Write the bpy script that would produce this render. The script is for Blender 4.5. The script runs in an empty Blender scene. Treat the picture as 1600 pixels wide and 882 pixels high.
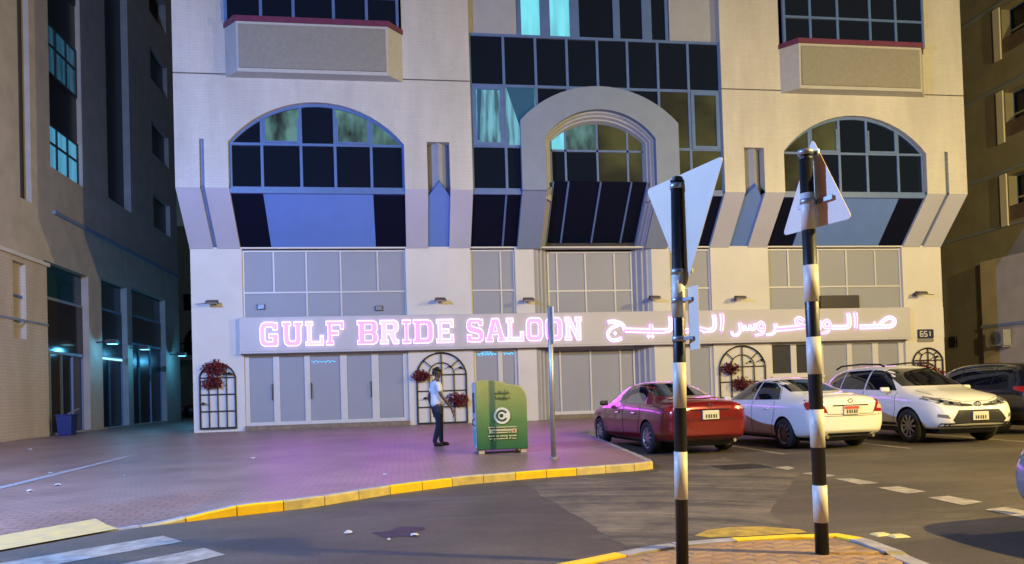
import bpy, bmesh, math, random
from mathutils import Vector, Matrix, geometry
from mathutils.bvhtree import BVHTree
R_ = math.radians
random.seed(7)
scene = bpy.context.scene
COL = scene.collection

# ------------------------------------------------------------------ camera
FPX, PCX, PCY = 1170.0, 800.0, 589.0
YAW, ROLL, PITCH = R_(-8.3), 0.0305, R_(1.07)
CAM = Vector((0, 0, 1.2))
fw = Vector((-math.sin(YAW)*math.cos(PITCH), math.cos(YAW)*math.cos(PITCH), math.sin(PITCH)))
r0 = fw.cross(Vector((0, 0, 1))).normalized(); u0 = r0.cross(fw)
CR = math.cos(ROLL)*r0 - math.sin(ROLL)*u0
CU = math.sin(ROLL)*r0 + math.cos(ROLL)*u0
cd = bpy.data.cameras.new('camera'); cam = bpy.data.objects.new('camera', cd); COL.objects.link(cam)
m3 = Matrix((CR, CU, -fw)).transposed()
cam.matrix_world = Matrix.Translation(CAM) @ m3.to_4x4()
cd.sensor_width = 36; cd.lens = 36*FPX/1600; cd.shift_y = (PCY-441)/1600
cd.clip_start = 0.05; cd.clip_end = 2000
scene.camera = cam
# ------------------------------------------------------------------ sky, moonlight, exposure
w = bpy.data.worlds.new('World'); scene.world = w; w.use_nodes = True
nt = w.node_tree
sky = nt.nodes.new('ShaderNodeTexSky'); sky.sky_type = 'NISHITA'; sky.sun_disc = False
SUN_EL, SUN_AZ = R_(38), R_(150)
sky.sun_elevation = SUN_EL; sky.sun_rotation = SUN_AZ
bg = nt.nodes['Background']; bg.inputs[1].default_value = 0.0075
nt.links.new(sky.outputs[0], bg.inputs[0])
sl = bpy.data.lights.new('moon', 'SUN'); sl.energy = 0.02; sl.angle = R_(0.5); sl.color = (1, .95, .9)
so = bpy.data.objects.new('moon', sl); COL.objects.link(so)
sd = Vector((math.sin(SUN_AZ)*math.cos(SUN_EL), math.cos(SUN_AZ)*math.cos(SUN_EL), math.sin(SUN_EL)))
so.rotation_euler = sd.to_track_quat('Z', 'Y').to_euler()
scene.render.engine = 'CYCLES'
vs = scene.view_settings; vs.view_transform = 'Standard'; vs.look = 'None'; vs.gamma = 1; vs.use_curve_mapping = False
vs.exposure = 0.12
LAMP_R_POS, LAMP_R_W, LAMP_R_C = Vector((11.2, 1.0, 7.6)), 10500, (1.0, .74, .27)
LAMP_F_POS, LAMP_F_W = Vector((22.0, 7.0, 9.0)), 9500  # added lamp out of view, brightens the right end of the facade
LAMP_L_POS, LAMP_L_W, LAMP_L_C = Vector((-8.0, 8.2, 7.8)), 10600, (.23, .42, 1.0)

# ------------------------------------------------------------------ pixel rays (photo pixel -> world, meets a known plane)
def ray(x, y): return fw + CR*((x-PCX)/FPX) - CU*((y-PCY)/FPX)
def onY(x, y, Y): d = ray(x, y); return CAM + d*((Y-CAM.y)/d.y)
def onZ(x, y, Z): d = ray(x, y); return CAM + d*((Z-CAM.z)/d.z)
def onX(x, y, X): d = ray(x, y); return CAM + d*((X-CAM.x)/d.x)
PZ, RZ, KZ = 0.15, -0.15, -0.03      # pavement at the buildings, road, pavement at the kerb (it falls gently to the road)

# ------------------------------------------------------------------ materials
MATS = {}
def mat(name, col, rough=.6, metal=0, spec=.5, noise=0, nscale=5, bump=0, bscale=60, emit=None, estr=0, coat=0, col2=None):
    if name in MATS: return MATS[name]
    m = bpy.data.materials.new(name); m.use_nodes = True; MATS[name] = m
    n = m.node_tree; b = n.nodes['Principled BSDF']
    b.inputs['Base Color'].default_value = (*col, 1); b.inputs['Roughness'].default_value = rough
    b.inputs['Metallic'].default_value = metal; b.inputs['Specular IOR Level'].default_value = spec
    b.inputs['Coat Weight'].default_value = coat; b.inputs['Coat Roughness'].default_value = .04
    tc = None
    if noise or bump:
        tc = n.nodes.new('ShaderNodeTexCoord')
    if noise:
        t = n.nodes.new('ShaderNodeTexNoise'); t.inputs['Scale'].default_value = nscale; t.inputs['Detail'].default_value = 6
        n.links.new(tc.outputs['Object'], t.inputs['Vector'])
        r = n.nodes.new('ShaderNodeValToRGB'); r.color_ramp.elements[0].position = .3; r.color_ramp.elements[1].position = .7
        c2 = col2 or tuple(c*(1-noise) for c in col)
        r.color_ramp.elements[0].color = (*c2, 1); r.color_ramp.elements[1].color = (*col, 1)
        n.links.new(t.outputs['Fac'], r.inputs['Fac']); n.links.new(r.outputs['Color'], b.inputs['Base Color'])
    if bump:
        t2 = n.nodes.new('ShaderNodeTexNoise'); t2.inputs['Scale'].default_value = bscale; t2.inputs['Detail'].default_value = 4
        n.links.new(tc.outputs['Object'], t2.inputs['Vector'])
        bp = n.nodes.new('ShaderNodeBump'); bp.inputs['Strength'].default_value = bump; bp.inputs['Distance'].default_value = .01
        n.links.new(t2.outputs['Fac'], bp.inputs['Height']); n.links.new(bp.outputs['Normal'], b.inputs['Normal'])
    if emit:
        b.inputs['Emission Color'].default_value = (*emit, 1); b.inputs['Emission Strength'].default_value = estr
    return m

def tile_mat(name, col, mortar, tw, th, axes='XZ', rough=.45, stain=.25, bump=.25):
    """small glazed wall tiles / pavers: brick pattern laid in two world axes, with stains"""
    m = bpy.data.materials.new(name); m.use_nodes = True; MATS[name] = m
    n = m.node_tree; b = n.nodes['Principled BSDF']; L = n.links.new
    tc = n.nodes.new('ShaderNodeTexCoord'); sp = n.nodes.new('ShaderNodeSeparateXYZ'); cb = n.nodes.new('ShaderNodeCombineXYZ')
    L(tc.outputs['Object'], sp.inputs[0]); L(sp.outputs[axes[0]], cb.inputs[0]); L(sp.outputs[axes[1]], cb.inputs[1])
    br = n.nodes.new('ShaderNodeTexBrick'); L(cb.outputs[0], br.inputs['Vector'])
    br.inputs['Scale'].default_value = 1; br.inputs['Brick Width'].default_value = tw; br.inputs['Row Height'].default_value = th
    br.inputs['Mortar Size'].default_value = min(tw, th)*.06; br.inputs['Mortar Smooth'].default_value = .3
    br.inputs['Color1'].default_value = (*col, 1); br.inputs['Color2'].default_value = (*[c*.95 for c in col], 1); br.inputs['Mortar'].default_value = (*mortar, 1)
    ns = n.nodes.new('ShaderNodeTexNoise'); ns.inputs['Scale'].default_value = .6; ns.inputs['Detail'].default_value = 8; ns.inputs['Roughness'].default_value = .65
    mp = n.nodes.new('ShaderNodeMapping'); mp.inputs['Scale'].default_value = (1.6, 1.6, .35) if 'Z' in axes else (1, 1, 1); L(tc.outputs['Object'], mp.inputs[0]); L(mp.outputs[0], ns.inputs['Vector'])
    mr = n.nodes.new('ShaderNodeMapRange'); mr.inputs[1].default_value = .35; mr.inputs[2].default_value = .65; mr.inputs[3].default_value = 1-stain; mr.inputs[4].default_value = 1
    L(ns.outputs['Fac'], mr.inputs[0])
    mx = n.nodes.new('ShaderNodeMixRGB'); mx.blend_type = 'MULTIPLY'; mx.inputs[0].default_value = 1
    L(br.outputs['Color'], mx.inputs[1]); L(mr.outputs[0], mx.inputs[2]); L(mx.outputs[0], b.inputs['Base Color'])
    b.inputs['Roughness'].default_value = rough
    bp = n.nodes.new('ShaderNodeBump'); bp.inputs['Strength'].default_value = bump; bp.inputs['Distance'].default_value = .006; bp.invert = True
    L(br.outputs['Fac'], bp.inputs['Height']); L(bp.outputs['Normal'], b.inputs['Normal'])
    return m

M = {}
M['tile'] = tile_mat('facade_tile', (.60, .585, .58), (.50, .48, .46), .24, .085, 'XZ', .4, .20)
M['tile_side'] = tile_mat('facade_tile_side', (.60, .575, .55), (.42, .40, .38), .24, .085, 'YZ', .4, .14)
M['base_wall'] = mat('painted_base_wall', (.66, .645, .63), .55, noise=.10, nscale=1.2, bump=.08, bscale=25)
M['slope_wall'] = mat('painted_slope', (.50, .52, .64), .5, noise=.08, nscale=1.1)
M['surround'] = mat('arch_surround_paint', (.21, .27, .41), .6, noise=.10, nscale=2, bump=.1, bscale=30)
M['moulding'] = mat('arch_moulding_paint', (.36, .38, .47), .5, noise=.1, nscale=3)
M['frame'] = mat('blue_window_frame', (.10, .18, .42), .4, noise=.15, nscale=4)
M['glass'] = mat('dark_window_glass', (.006, .010, .022), .06, spec=.5)
M['glass_slope'] = mat('dark_sloped_glass', (.004, .007, .022), .2, spec=.18)
M['blue_panel'] = mat('blue_spandrel_paint', (.13, .25, .66), .5, noise=.08, nscale=2)
M['ledge'] = mat('maroon_ledge_paint', (.16, .035, .09), .45, noise=.2, nscale=6)
M['box_front'] = mat('ribbed_box_panel', (.27, .26, .24), .7, noise=.15, nscale=8, bump=.2, bscale=40)
M['box_rim'] = mat('box_rim_paint', (.45, .45, .45), .6, noise=.1)
M['grey_panel'] = mat('frosted_grey_panel', (.29, .31, .38), .5, noise=.07, nscale=.7)
M['white_frame'] = mat('white_aluminium_frame', (.58, .58, .60), .4, noise=.06)
M['fascia'] = mat('fascia_sheet', (.50, .50, .55), .45, noise=.06, nscale=.8)
M['plinth'] = mat('stone_plinth', (.25, .20, .15), .7, noise=.4, nscale=6, bump=.3, bscale=20)
M['dark_pane'] = mat('tinted_grey_pane', (.05, .05, .06), .2)
M['black_metal'] = mat('black_metal', (.012, .012, .015), .45)
M['grey_metal'] = mat('galvanised_metal', (.42, .43, .45), .42, metal=.6, noise=.2, nscale=15)
M['flower'] = mat('maroon_petals', (.17, .015, .03), .7, noise=.5, nscale=30)
M['flower2'] = mat('dark_maroon_leaves', (.10, .015, .03), .7, noise=.5, nscale=30)
M['leaf'] = mat('green_leaves', (.035, .08, .03), .65, noise=.5, nscale=20)
M['lamp_body'] = mat('dark_lamp_body', (.07, .065, .06), .5)
M['lamp_lens'] = mat('frosted_lamp_lens', (.3, .29, .25), .3)
def lit_mat(name, c, s, scale, dark=.25):
    """lit room behind a curtained pane: vertical folds in the emission"""
    m = bpy.data.materials.new(name); m.use_nodes = True; n = m.node_tree; b = n.nodes['Principled BSDF']; L = n.links.new
    b.inputs['Base Color'].default_value = (.02, .02, .02, 1); b.inputs['Roughness'].default_value = .1
    tc = n.nodes.new('ShaderNodeTexCoord'); mp = n.nodes.new('ShaderNodeMapping'); mp.inputs['Scale'].default_value = scale
    ns = n.nodes.new('ShaderNodeTexNoise'); ns.inputs['Scale'].default_value = 1; ns.inputs['Detail'].default_value = 3
    L(tc.outputs['Object'], mp.inputs[0]); L(mp.outputs[0], ns.inputs['Vector'])
    rp = n.nodes.new('ShaderNodeValToRGB'); rp.color_ramp.elements[0].position = .35; rp.color_ramp.elements[1].position = .6
    rp.color_ramp.elements[0].color = (c[0]*dark, c[1]*dark, c[2]*dark, 1); rp.color_ramp.elements[1].color = (*c, 1)
    L(ns.outputs['Fac'], rp.inputs[0]); L(rp.outputs[0], b.inputs['Emission Color']); b.inputs['Emission Strength'].default_value = s
    return m
M['lit_cyan'] = lit_mat('lit_cyan_room', (.22, .60, .76), .7, (6, 1, .7))
M['lit_cyan_bright'] = lit_mat('lit_bright_room', (.22, .85, 1.0), .85, (3, 1, .5), .7)
M['lit_blotch'] = lit_mat('lit_room_things', (.20, .46, .44), .5, (1.7, 1, .8), .03)
M['lit_blue'] = lit_mat('lit_blue_room', (.10, .42, .68), .7, (1, 4, .6), .75)
M['lit_blue_dim'] = lit_mat('dim_blue_room', (.04, .20, .34), .35, (1, 4, .6), .4)
M['lit_olive'] = lit_mat('dim_olive_room', (.075, .072, .018), 1.0, (.35, 1, .5), .15)
M['curtain'] = mat('blue_curtain', (.01, .05, .10), .8, emit=(.01, .06, .13), estr=.6)
M['led_face'] = mat('pink_led_face', (.5, .3, .5), .4, emit=(.58, .016, 1.0), estr=15.0)
M['led_face2'] = mat('white_led_face', (.5, .4, .5), .4, emit=(.62, .036, 1.0), estr=11.5)
M['led_rim'] = mat('white_led_rim', (.6, .5, .6), .4, emit=(.95, .58, 1.0), estr=1.3)
M['neon_cyan'] = mat('cyan_neon', (.1, .3, .4), .4, emit=(.10, .55, 1.0), estr=1.2)

# ------------------------------------------------------------------ mesh helpers
class MB:
    def __init__(s): s.v = []; s.f = []
    def add(s, vs, fs):
        o = len(s.v); s.v += [tuple(v) for v in vs]; s.f += [tuple(i+o for i in f) for f in fs]; return s
    def box(s, x0, x1, y0, y1, z0, z1):
        return s.add([(x0,y0,z0),(x1,y0,z0),(x1,y1,z0),(x0,y1,z0),(x0,y0,z1),(x1,y0,z1),(x1,y1,z1),(x0,y1,z1)],
                     [(0,3,2,1),(4,5,6,7),(0,1,5,4),(1,2,6,5),(2,3,7,6),(3,0,4,7)])
    def hexa(s, a, b):
        n = len(a)
        return s.add(list(a)+list(b), [tuple(reversed(range(n))), tuple(range(n, 2*n))]+[(i, (i+1) % n, (i+1) % n+n, i+n) for i in range(n)])
    def tube(s, pts, r, n=8, cap=True, r2=None):
        pts = [Vector(p) for p in pts]; k = len(pts); rings = []
        up = Vector((0, 0, 1))
        for i, p in enumerate(pts):
            t = (pts[min(i+1, k-1)]-pts[max(i-1, 0)]).normalized()
            a = t.cross(up if abs(t.z) < .95 else Vector((0, 1, 0))).normalized(); b = t.cross(a)
            rr = r if r2 is None else r+(r2-r)*i/(k-1)
            rings.append([p+a*math.cos(2*math.pi*j/n)*rr+b*math.sin(2*math.pi*j/n)*rr for j in range(n)])
        vs = [v for ring in rings for v in ring]; fs = []
        for i in range(k-1):
            for j in range(n): fs.append((i*n+j, i*n+(j+1) % n, (i+1)*n+(j+1) % n, (i+1)*n+j))
        if cap: fs += [tuple(reversed(range(n))), tuple(range((k-1)*n, k*n))]
        return s.add(vs, fs)
    def bar(s, p, q, wx, wy=None, up=(0, 0, 1)):
        p = Vector(p); q = Vector(q); wy = wy or wx; t = (q-p).normalized()
        a = t.cross(Vector(up)); a = a.normalized() if a.length > 1e-4 else Vector((1, 0, 0)); b = t.cross(a)
        c = lambda o: [o+a*wx/2+b*wy/2, o-a*wx/2+b*wy/2, o-a*wx/2-b*wy/2, o+a*wx/2-b*wy/2]
        return s.hexa(c(p), c(q))
    def plate(s, outer, holes, fn, d0, d1):
        """flat sheet with holes; fn(u,v,d)->xyz; d0 front, d1 back"""
        loops = [outer]+list(holes); flat = [p for l in loops for p in l]
        tris = geometry.tessellate_polygon([[Vector((p[0], p[1], 0)) for p in l] for l in loops])
        n = len(flat); vs = [fn(p[0], p[1], d0) for p in flat]+[fn(p[0], p[1], d1) for p in flat]
        fs = [tuple(t) for t in tris]+[tuple(i+n for i in reversed(t)) for t in tris]
        o = 0
        for l in loops:
            k = len(l)
            for i in range(k): fs.append((o+i, o+(i+1) % k, o+(i+1) % k+n, o+i+n))
            o += k
        return s.add(vs, fs)
    def build(s, name, m, parent=None, smooth=False, loc=None, bevel=0):
        me = bpy.data.meshes.new(name); me.from_pydata(s.v, [], s.f); me.update()
        bm = bmesh.new(); bm.from_mesh(me); bmesh.ops.recalc_face_normals(bm, faces=bm.faces)
        bm.to_mesh(me); bm.free()
        return link(name, me, m, parent, smooth, loc, bevel)
def link(name, me, m, parent=None, smooth=False, loc=None, bevel=0):
    if m is not None and len(me.materials) == 0: me.materials.append(M[m] if isinstance(m, str) else m)
    if smooth: me.polygons.foreach_set('use_smooth', [True]*len(me.polygons))
    o = bpy.data.objects.new(name, me); COL.objects.link(o)
    if parent: o.parent = parent
    if loc is not None: o.location = loc
    if bevel:
        b = o.modifiers.new('bevel', 'BEVEL'); b.width = bevel; b.segments = 2; b.limit_method = 'ANGLE'
    return o
def tag(o, label, cat, group=None):
    o['label'] = label; o['category'] = cat
    if group: o['group'] = group
    return o
def struct(o): o['kind'] = 'structure'; return o
def empty(name, loc, label=None, cat=None, group=None, rz=0):
    o = bpy.data.objects.new(name, None); COL.objects.link(o); o.location = loc; o.rotation_euler.z = rz; o.empty_display_size = .2
    if label: tag(o, label, cat, group)
    return o
def copy_tree(o, parent=None):
    c = o.copy(); COL.objects.link(c); c.parent = parent
    for ch in list(o.children): copy_tree(ch, c)
    return c
def arc_pts(xa, xb, zs, zt, n=18):
    """segmental arch from (xa,zs) to (xb,zs) with crown zt"""
    h = (xb-xa)/2; r = zt-zs; Rr = (h*h+r*r)/(2*r); xc = (xa+xb)/2; zc = zt-Rr; a = math.asin(min(1, h/Rr))
    return [(xc+Rr*math.sin(-a+2*a*i/n), zc+Rr*math.cos(-a+2*a*i/n)) for i in range(n+1)]
def FX(u, v, d): return (u, d, v)          # facade mapping: u=X, v=Z, d=Y

# ================================================================== SETTING
def ground_mats():
    # asphalt
    m = bpy.data.materials.new('asphalt'); m.use_nodes = True; n = m.node_tree; b = n.nodes['Principled BSDF']; L = n.links.new
    tc = n.nodes.new('ShaderNodeTexCoord')
    def noise(s, d=8, r=.6, vec=None):
        t = n.nodes.new('ShaderNodeTexNoise'); t.inputs['Scale'].default_value = s; t.inputs['Detail'].default_value = d; t.inputs['Roughness'].default_value = r
        L(vec or tc.outputs['Object'], t.inputs['Vector']); return t
    n1, n2, n3 = noise(.45), noise(55, 3), noise(2.2, 9, .7)
    r1 = n.nodes.new('ShaderNodeValToRGB'); r1.color_ramp.elements[0].color = (.056, .045, .031, 1); r1.color_ramp.elements[1].color = (.092, .073, .049, 1)
    r1.color_ramp.elements[0].position = .38; r1.color_ramp.elements[1].position = .62
    L(n1.outputs['Fac'], r1.inputs[0])
    # dusty tyre-track smears along the turning lane
    mp = n.nodes.new('ShaderNodeMapping'); mp.inputs['Scale'].default_value = (.35, 1.5, 1); mp.inputs['Rotation'].default_value = (0, 0, R_(35)); L(tc.outputs['Object'], mp.inputs[0])
    n4 = noise(1.3, 9, .7, mp.outputs[0])
    r4 = n.nodes.new('ShaderNodeValToRGB'); r4.color_ramp.elements[0].position = .52; r4.color_ramp.elements[1].position = .74
    L(n4.outputs['Fac'], r4.inputs[0])
    mx = n.nodes.new('ShaderNodeMixRGB'); mx.inputs[2].default_value = (.16, .14, .11, 1); L(r1.outputs[0], mx.inputs[1]); 
    mf = n.nodes.new('ShaderNodeMath'); mf.operation = 'MULTIPLY'; mf.inputs[1].default_value = .55; L(r4.outputs[0], mf.inputs[0]); L(mf.outputs[0], mx.inputs[0])
    r2 = n.nodes.new('ShaderNodeMapRange'); r2.inputs[1].default_value = .3; r2.inputs[2].default_value = .7; r2.inputs[3].default_value = .7; r2.inputs[4].default_value = 1.25; L(n2.outputs['Fac'], r2.inputs[0])
    m2 = n.nodes.new('ShaderNodeMixRGB'); m2.blend_type = 'MULTIPLY'; m2.inputs[0].default_value = 1; L(mx.outputs[0], m2.inputs[1]); L(r2.outputs[0], m2.inputs[2])
    L(m2.outputs[0], b.inputs['Base Color'])
    rr = n.nodes.new('ShaderNodeMapRange'); rr.inputs[3].default_value = .5; rr.inputs[4].default_value = .8; L(n3.outputs['Fac'], rr.inputs[0]); L(rr.outputs[0], b.inputs['Roughness'])
    bp = n.nodes.new('ShaderNodeBump'); bp.inputs['Strength'].default_value = .5; bp.inputs['Distance'].default_value = .008; L(n2.outputs['Fac'], bp.inputs['Height']); L(bp.outputs[0], b.inputs['Normal'])
    M['asphalt'] = m
    M['paver'] = tile_mat('brick_pavers', (.34, .205, .16), (.11, .08, .07), .21, .105, 'XY', .42, .35, .35)
    M['paver_piece'] = mat('island_brick', (.36, .215, .105), .7, noise=.4, nscale=7, bump=.4, bscale=90)
    M['paver_piece2'] = mat('island_brick_pale', (.38, .235, .12), .7, noise=.4, nscale=7, bump=.4, bscale=90)
    M['joint'] = mat('sand_joint', (.22, .14, .08), .9, noise=.3, nscale=20)
    M['kerb_stone'] = mat('concrete_kerb', (.36, .33, .31), .7, noise=.35, nscale=8, bump=.3, bscale=50)
    M['kerb_yellow'] = mat('yellow_kerb_paint', (.92, .60, .004), .5, noise=.4, nscale=9, col2=(.78, .50, .008), bump=.2, bscale=40)
    M['kerb_faded'] = mat('worn_yellow_kerb', (.66, .53, .20), .65, noise=1, nscale=6, col2=(.40, .33, .17), bump=.3, bscale=40)
    M['road_white'] = mat('worn_white_marking', (.40, .36, .29), .65, noise=1, nscale=7, col2=(.19, .165, .13), bump=.2, bscale=60)
    M['road_yellow'] = mat('tactile_yellow', (.66, .44, .13), .6, noise=.3, nscale=6, col2=(.5, .36, .16), bump=.2, bscale=40)
    M['oil'] = mat('wet_stain', (.028, .023, .026), .55, noise=.3, nscale=9)
ground_mats()
b = MB(); b.add([(-300, -300, RZ), (300, -300, RZ), (300, 300, RZ), (-300, 300, RZ)], [(0, 1, 2, 3)])
road = struct(b.build('road', 'asphalt'))

# kerb line of the pavement corner, from the dropped crossing round to the parking bays
kerb = [(-10.4, 1.15), (-6.0, 5.77), (-3.87, 7.9), (-2.83, 8.6)]
for p in [(340, 810), (485, 794), (610, 773), (725, 758), (835, 748), (1000, 736)]:
    q = onZ(p[0], p[1], RZ); kerb.append((q.x, q.y))
KX = [k_[0] for k_ in kerb[4:]]
cor = kerb[-1]
kerb += [(cor[0]+.28, cor[1]+.18), (cor[0]+.36, cor[1]+.5), (4.50, 17.2), (4.56, 18.9), (4.70, 19.35), (5.2, 19.5), (42.0, 19.5)]
def pz(x, y):
    """pavement level: sinks to the road at the dropped kerb by the crossing"""
    t = max(0, min(1, (x+2.95)/1.15)); t = t*t*(3-2*t)
    # away from the kerb it rises again
    d = max(0, (y-x*.85-11.3)/1.8); d = min(1, d); d = d*d*(3-2*d)
    k = max(t, d)
    top = KZ+(PZ-KZ)*max(0, min(1, (y-11.5)/13.5))
    return RZ+.012+(top-RZ-.012)*k
def onP(px, py):
    z = KZ
    for _ in range(12): p = onZ(px, py, z); z = pz(p.x, p.y)
    return p
def resample(pts, step):
    out = [Vector((*pts[0], 0))]
    for a, c in zip(pts, pts[1:]):
        a = Vector((*a, 0)); c = Vector((*c, 0)); k = max(1, int((c-a).length/step))
        out += [a+(c-a)*(i+1)/k for i in range(k)]
    return out
# pavement sheet: outline filled, then cut into a grid so that it can follow the ramp
bm = bmesh.new()
KW = .13
def offs(pts, d):
    res = []
    for i, p in enumerate(pts):
        t = (Vector(pts[min(i+1, len(pts)-1)])-Vector(pts[max(i-1, 0)])).normalized()
        res.append((p[0]-t.y*d, p[1]+t.x*d))
    return res
inner = offs(kerb, KW)
ki = len(inner)-5
xk = inner[ki][0]
for poly in (inner[:ki+1]+[(xk, 120), (-60, 120), (-60, inner[0][1])], inner[ki:]+[(42, 120), (xk, 120)]):
    vv = [bm.verts.new((x, y, 0)) for x, y in poly]
    for tr in geometry.tessellate_polygon([[Vector((x, y, 0)) for x, y in poly]]):
        try: bm.faces.new([vv[i] for i in tr])
        except ValueError: pass
bmesh.ops.remove_doubles(bm, verts=bm.verts, dist=.0005)
for i in range(-14, 12):
    bmesh.ops.bisect_plane(bm, geom=bm.verts[:]+bm.edges[:]+bm.faces[:], plane_co=(i*.5, 0, 0), plane_no=(1, 0, 0))
for i in range(2, 52):
    bmesh.ops.bisect_plane(bm, geom=bm.verts[:]+bm.edges[:]+bm.faces[:], plane_co=(0, i*.5, 0), plane_no=(0, 1, 0))
for v in bm.verts: v.co.z = pz(v.co.x, v.co.y)
me = bpy.data.meshes.new('pavement'); bm.to_mesh(me); bm.free()
pavement = struct(link('pavement', me, 'paver'))
# kerb stones, each its own piece, about 0.9 m long
def kerb_stones(path, parent, colour, zf, step=.9, skip=0, width=KW, base=RZ-.05, clear=.004, painted_top=False):
    pts = resample(path, .1); acc = 0; seg = [pts[0]]; n = 0
    for a, c in zip(pts, pts[1:]):
        seg.append(c); acc += (c-a).length
        if acc >= step or c is pts[-1]:
            mb = MB(); k = len(seg)
            idx = sorted(set([0, k//3, 2*k//3, k-1])); sg = [seg[i] for i in idx]
            # small gap at the ends
            L0 = (sg[1]-sg[0]).normalized()*.006; L1 = (sg[-1]-sg[-2]).normalized()*.006
            sg[0] = sg[0]+L0; sg[-1] = sg[-1]-L1
            o_ = offs([(p.x, p.y) for p in sg], 0); i_ = offs([(p.x, p.y) for p in sg], width-clear)
            ch = .02; ring = []
            for (ox, oy), (ix, iy) in zip(o_, i_):
                z = zf(ix, iy)+.003+random.uniform(-.004, .004)
                cx, cy = ox+(ix-ox)*.16, oy+(iy-oy)*.16
                ring.append([(ox, oy, base), (ox, oy, max(base+.005, z-ch)), (cx, cy, z), (ix, iy, z), (ix, iy, base)])
            for r1, r2 in zip(ring, ring[1:]):
                mb.add(r1+r2, [(j, (j+1) % 5, (j+1) % 5+5, j+5) for j in range(5)])
            mb.add(ring[0], [(0, 1, 2, 3, 4)]); mb.add(ring[-1], [(4, 3, 2, 1, 0)])
            mid = seg[k//2]; cm = colour(mid.x, mid.y, n)
            ko = mb.build('kerb_stone', cm, parent)
            if not painted_top:
                ko.data.materials.append(M['kerb_stone'])
                zt_ = max(v.co.z for v in ko.data.vertices)-.012
                for pg in ko.data.polygons:
                    if pg.normal.z > .85: pg.material_index = 1
            n += 1; seg = [c]; acc = 0
def kcol(x, y, n):
    if x < KX[0]-.55 or y > cor[1]+.45: return 'kerb_stone'
    for lim, c in zip([KX[0]]+KX[1:], ['kerb_faded', 'kerb_yellow', 'kerb_faded', 'kerb_yellow', 'kerb_faded']):
        if x < lim: return c
    return 'kerb_yellow' if x < KX[4]+.9 else 'kerb_faded'
kerb_stones(kerb, pavement, kcol, pz, .45)

# traffic island under the two striped poles: kerb ring, brick fill
itop = [onZ(p[0], p[1], KZ) for p in [(1060, 846), (1120, 841), (1220, 836), (1310, 833), (1352, 841), (1385, 850), (1415, 862), (1440, 876)]]
isl = [(-1.4, 2.6), (-.25, 4.15), (.5, 4.88), (1.1, 5.26), (1.63, 5.52)]+[(p.x, p.y) for p in itop]+[(3.4, 3.75), (2.7, 2.6), (1.4, 2.05), (0, 2.0), (-.95, 2.1)]
islp = [p for p in isl]
cx0 = (1.4, 3.75)
def inset_pt(p, d): v = Vector(p)-Vector(cx0); return tuple(Vector(p)-v.normalized()*d)
inner_i = [inset_pt(p, .15) for p in islp]
b = MB(); b.plate(inner_i, [], lambda u, v, d: (u, v, d), KZ-.012, RZ-.02)
island = struct(b.build('traffic_island', 'joint'))
def icol(x, y, n):
    if y < 4.2: return 'kerb_stone'
    return 'kerb_stone' if (x > itop[3].x-.02 or 1.3 < x < itop[1].x-.1) else 'kerb_yellow'
kerb_stones(list(reversed(islp))+[islp[-1]], island, icol, lambda x, y: KZ, .5, width=.15, painted_top=True)
pm = MB(); pm.box(-.098, .098, -.048, .048, -.03, .004); pavmesh = pm.build('paver_source', 'paver_piece').data
bpy.data.objects.remove(bpy.data.objects['paver_source'])
bmm = bmesh.new(); bmm.from_mesh(pavmesh); bmesh.ops.bevel(bmm, geom=[e for e in bmm.edges if all(v.co.z > 0 for v in e.verts)], offset=.004, segments=1, affect='EDGES'); bmm.to_mesh(pavmesh); bmm.free()
pav2 = pavmesh.copy(); pav2.materials.clear(); pav2.materials.append(M['paver_piece2'])
def inside(p, poly):
    c = False; j = len(poly)-1
    for i in range(len(poly)):
        xi, yi = poly[i]; xj, yj = poly[j]
        if (yi > p[1]) != (yj > p[1]) and p[0] < (xj-xi)*(p[1]-yi)/(yj-yi)+xi: c = not c
        j = i
    return c
inner2 = [inset_pt(p, .21) for p in islp]
np_ = 0
for j in range(46):
    for i in range(26):
        y = 6.6-j*.101; x = -1.6+i*.202+(.101 if j % 2 else 0)
        c, s = math.cos(.35), math.sin(.35); X = 1.4+(x-1.4)*c-(y-3.75)*s; Y = 3.75+(x-1.4)*s+(y-3.75)*c
        if inside((X, Y), inner2) and Y > 3.6 and np_ < 300:
            o = bpy.data.objects.new('paver', pavmesh if random.random() < .6 else pav2); COL.objects.link(o); o.parent = island
            o.location = (X, Y, KZ-.006+random.uniform(-.0015, .0015)); o.rotation_euler = (random.uniform(-.008, .008), random.uniform(-.008, .008), .35); np_ += 1

# painted markings
def paint(name, pix, m, z=RZ+.004, pts=None, parent=road):
    P = pts or [onZ(x, y, RZ) for x, y in pix]
    mb = MB(); mb.add([(p[0], p[1], z) for p in P], [tuple(range(len(P)))])
    return mb.build(name, m, parent)
def extend(a, c, k): return c+(a-c)*k
a, c2, d2, e2 = onZ(0, 881, RZ), onZ(255, 838, RZ), onZ(285, 847, RZ), onZ(92, 882, RZ)
paint('crossing_stripe', None, 'road_white', pts=[extend(a, c2, 2.5), c2, d2, extend(e2, d2, 3.5)])
a, c2, d2, e2 = onZ(197, 881, RZ), onZ(319, 857, RZ), onZ(352, 867.5, RZ), onZ(290, 882, RZ)
paint('crossing_stripe', None, 'road_white', pts=[extend(a, c2, 4), c2, d2, extend(e2, d2, 8)])
q = [onP(-160, 866), onP(150, 812), onP(185, 827), onP(-160, 890)]
mb = MB(); mb.add([(p.x, p.y, pz(p.x, p.y)+.005) for p in q], [(0, 1, 2, 3)])
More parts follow.
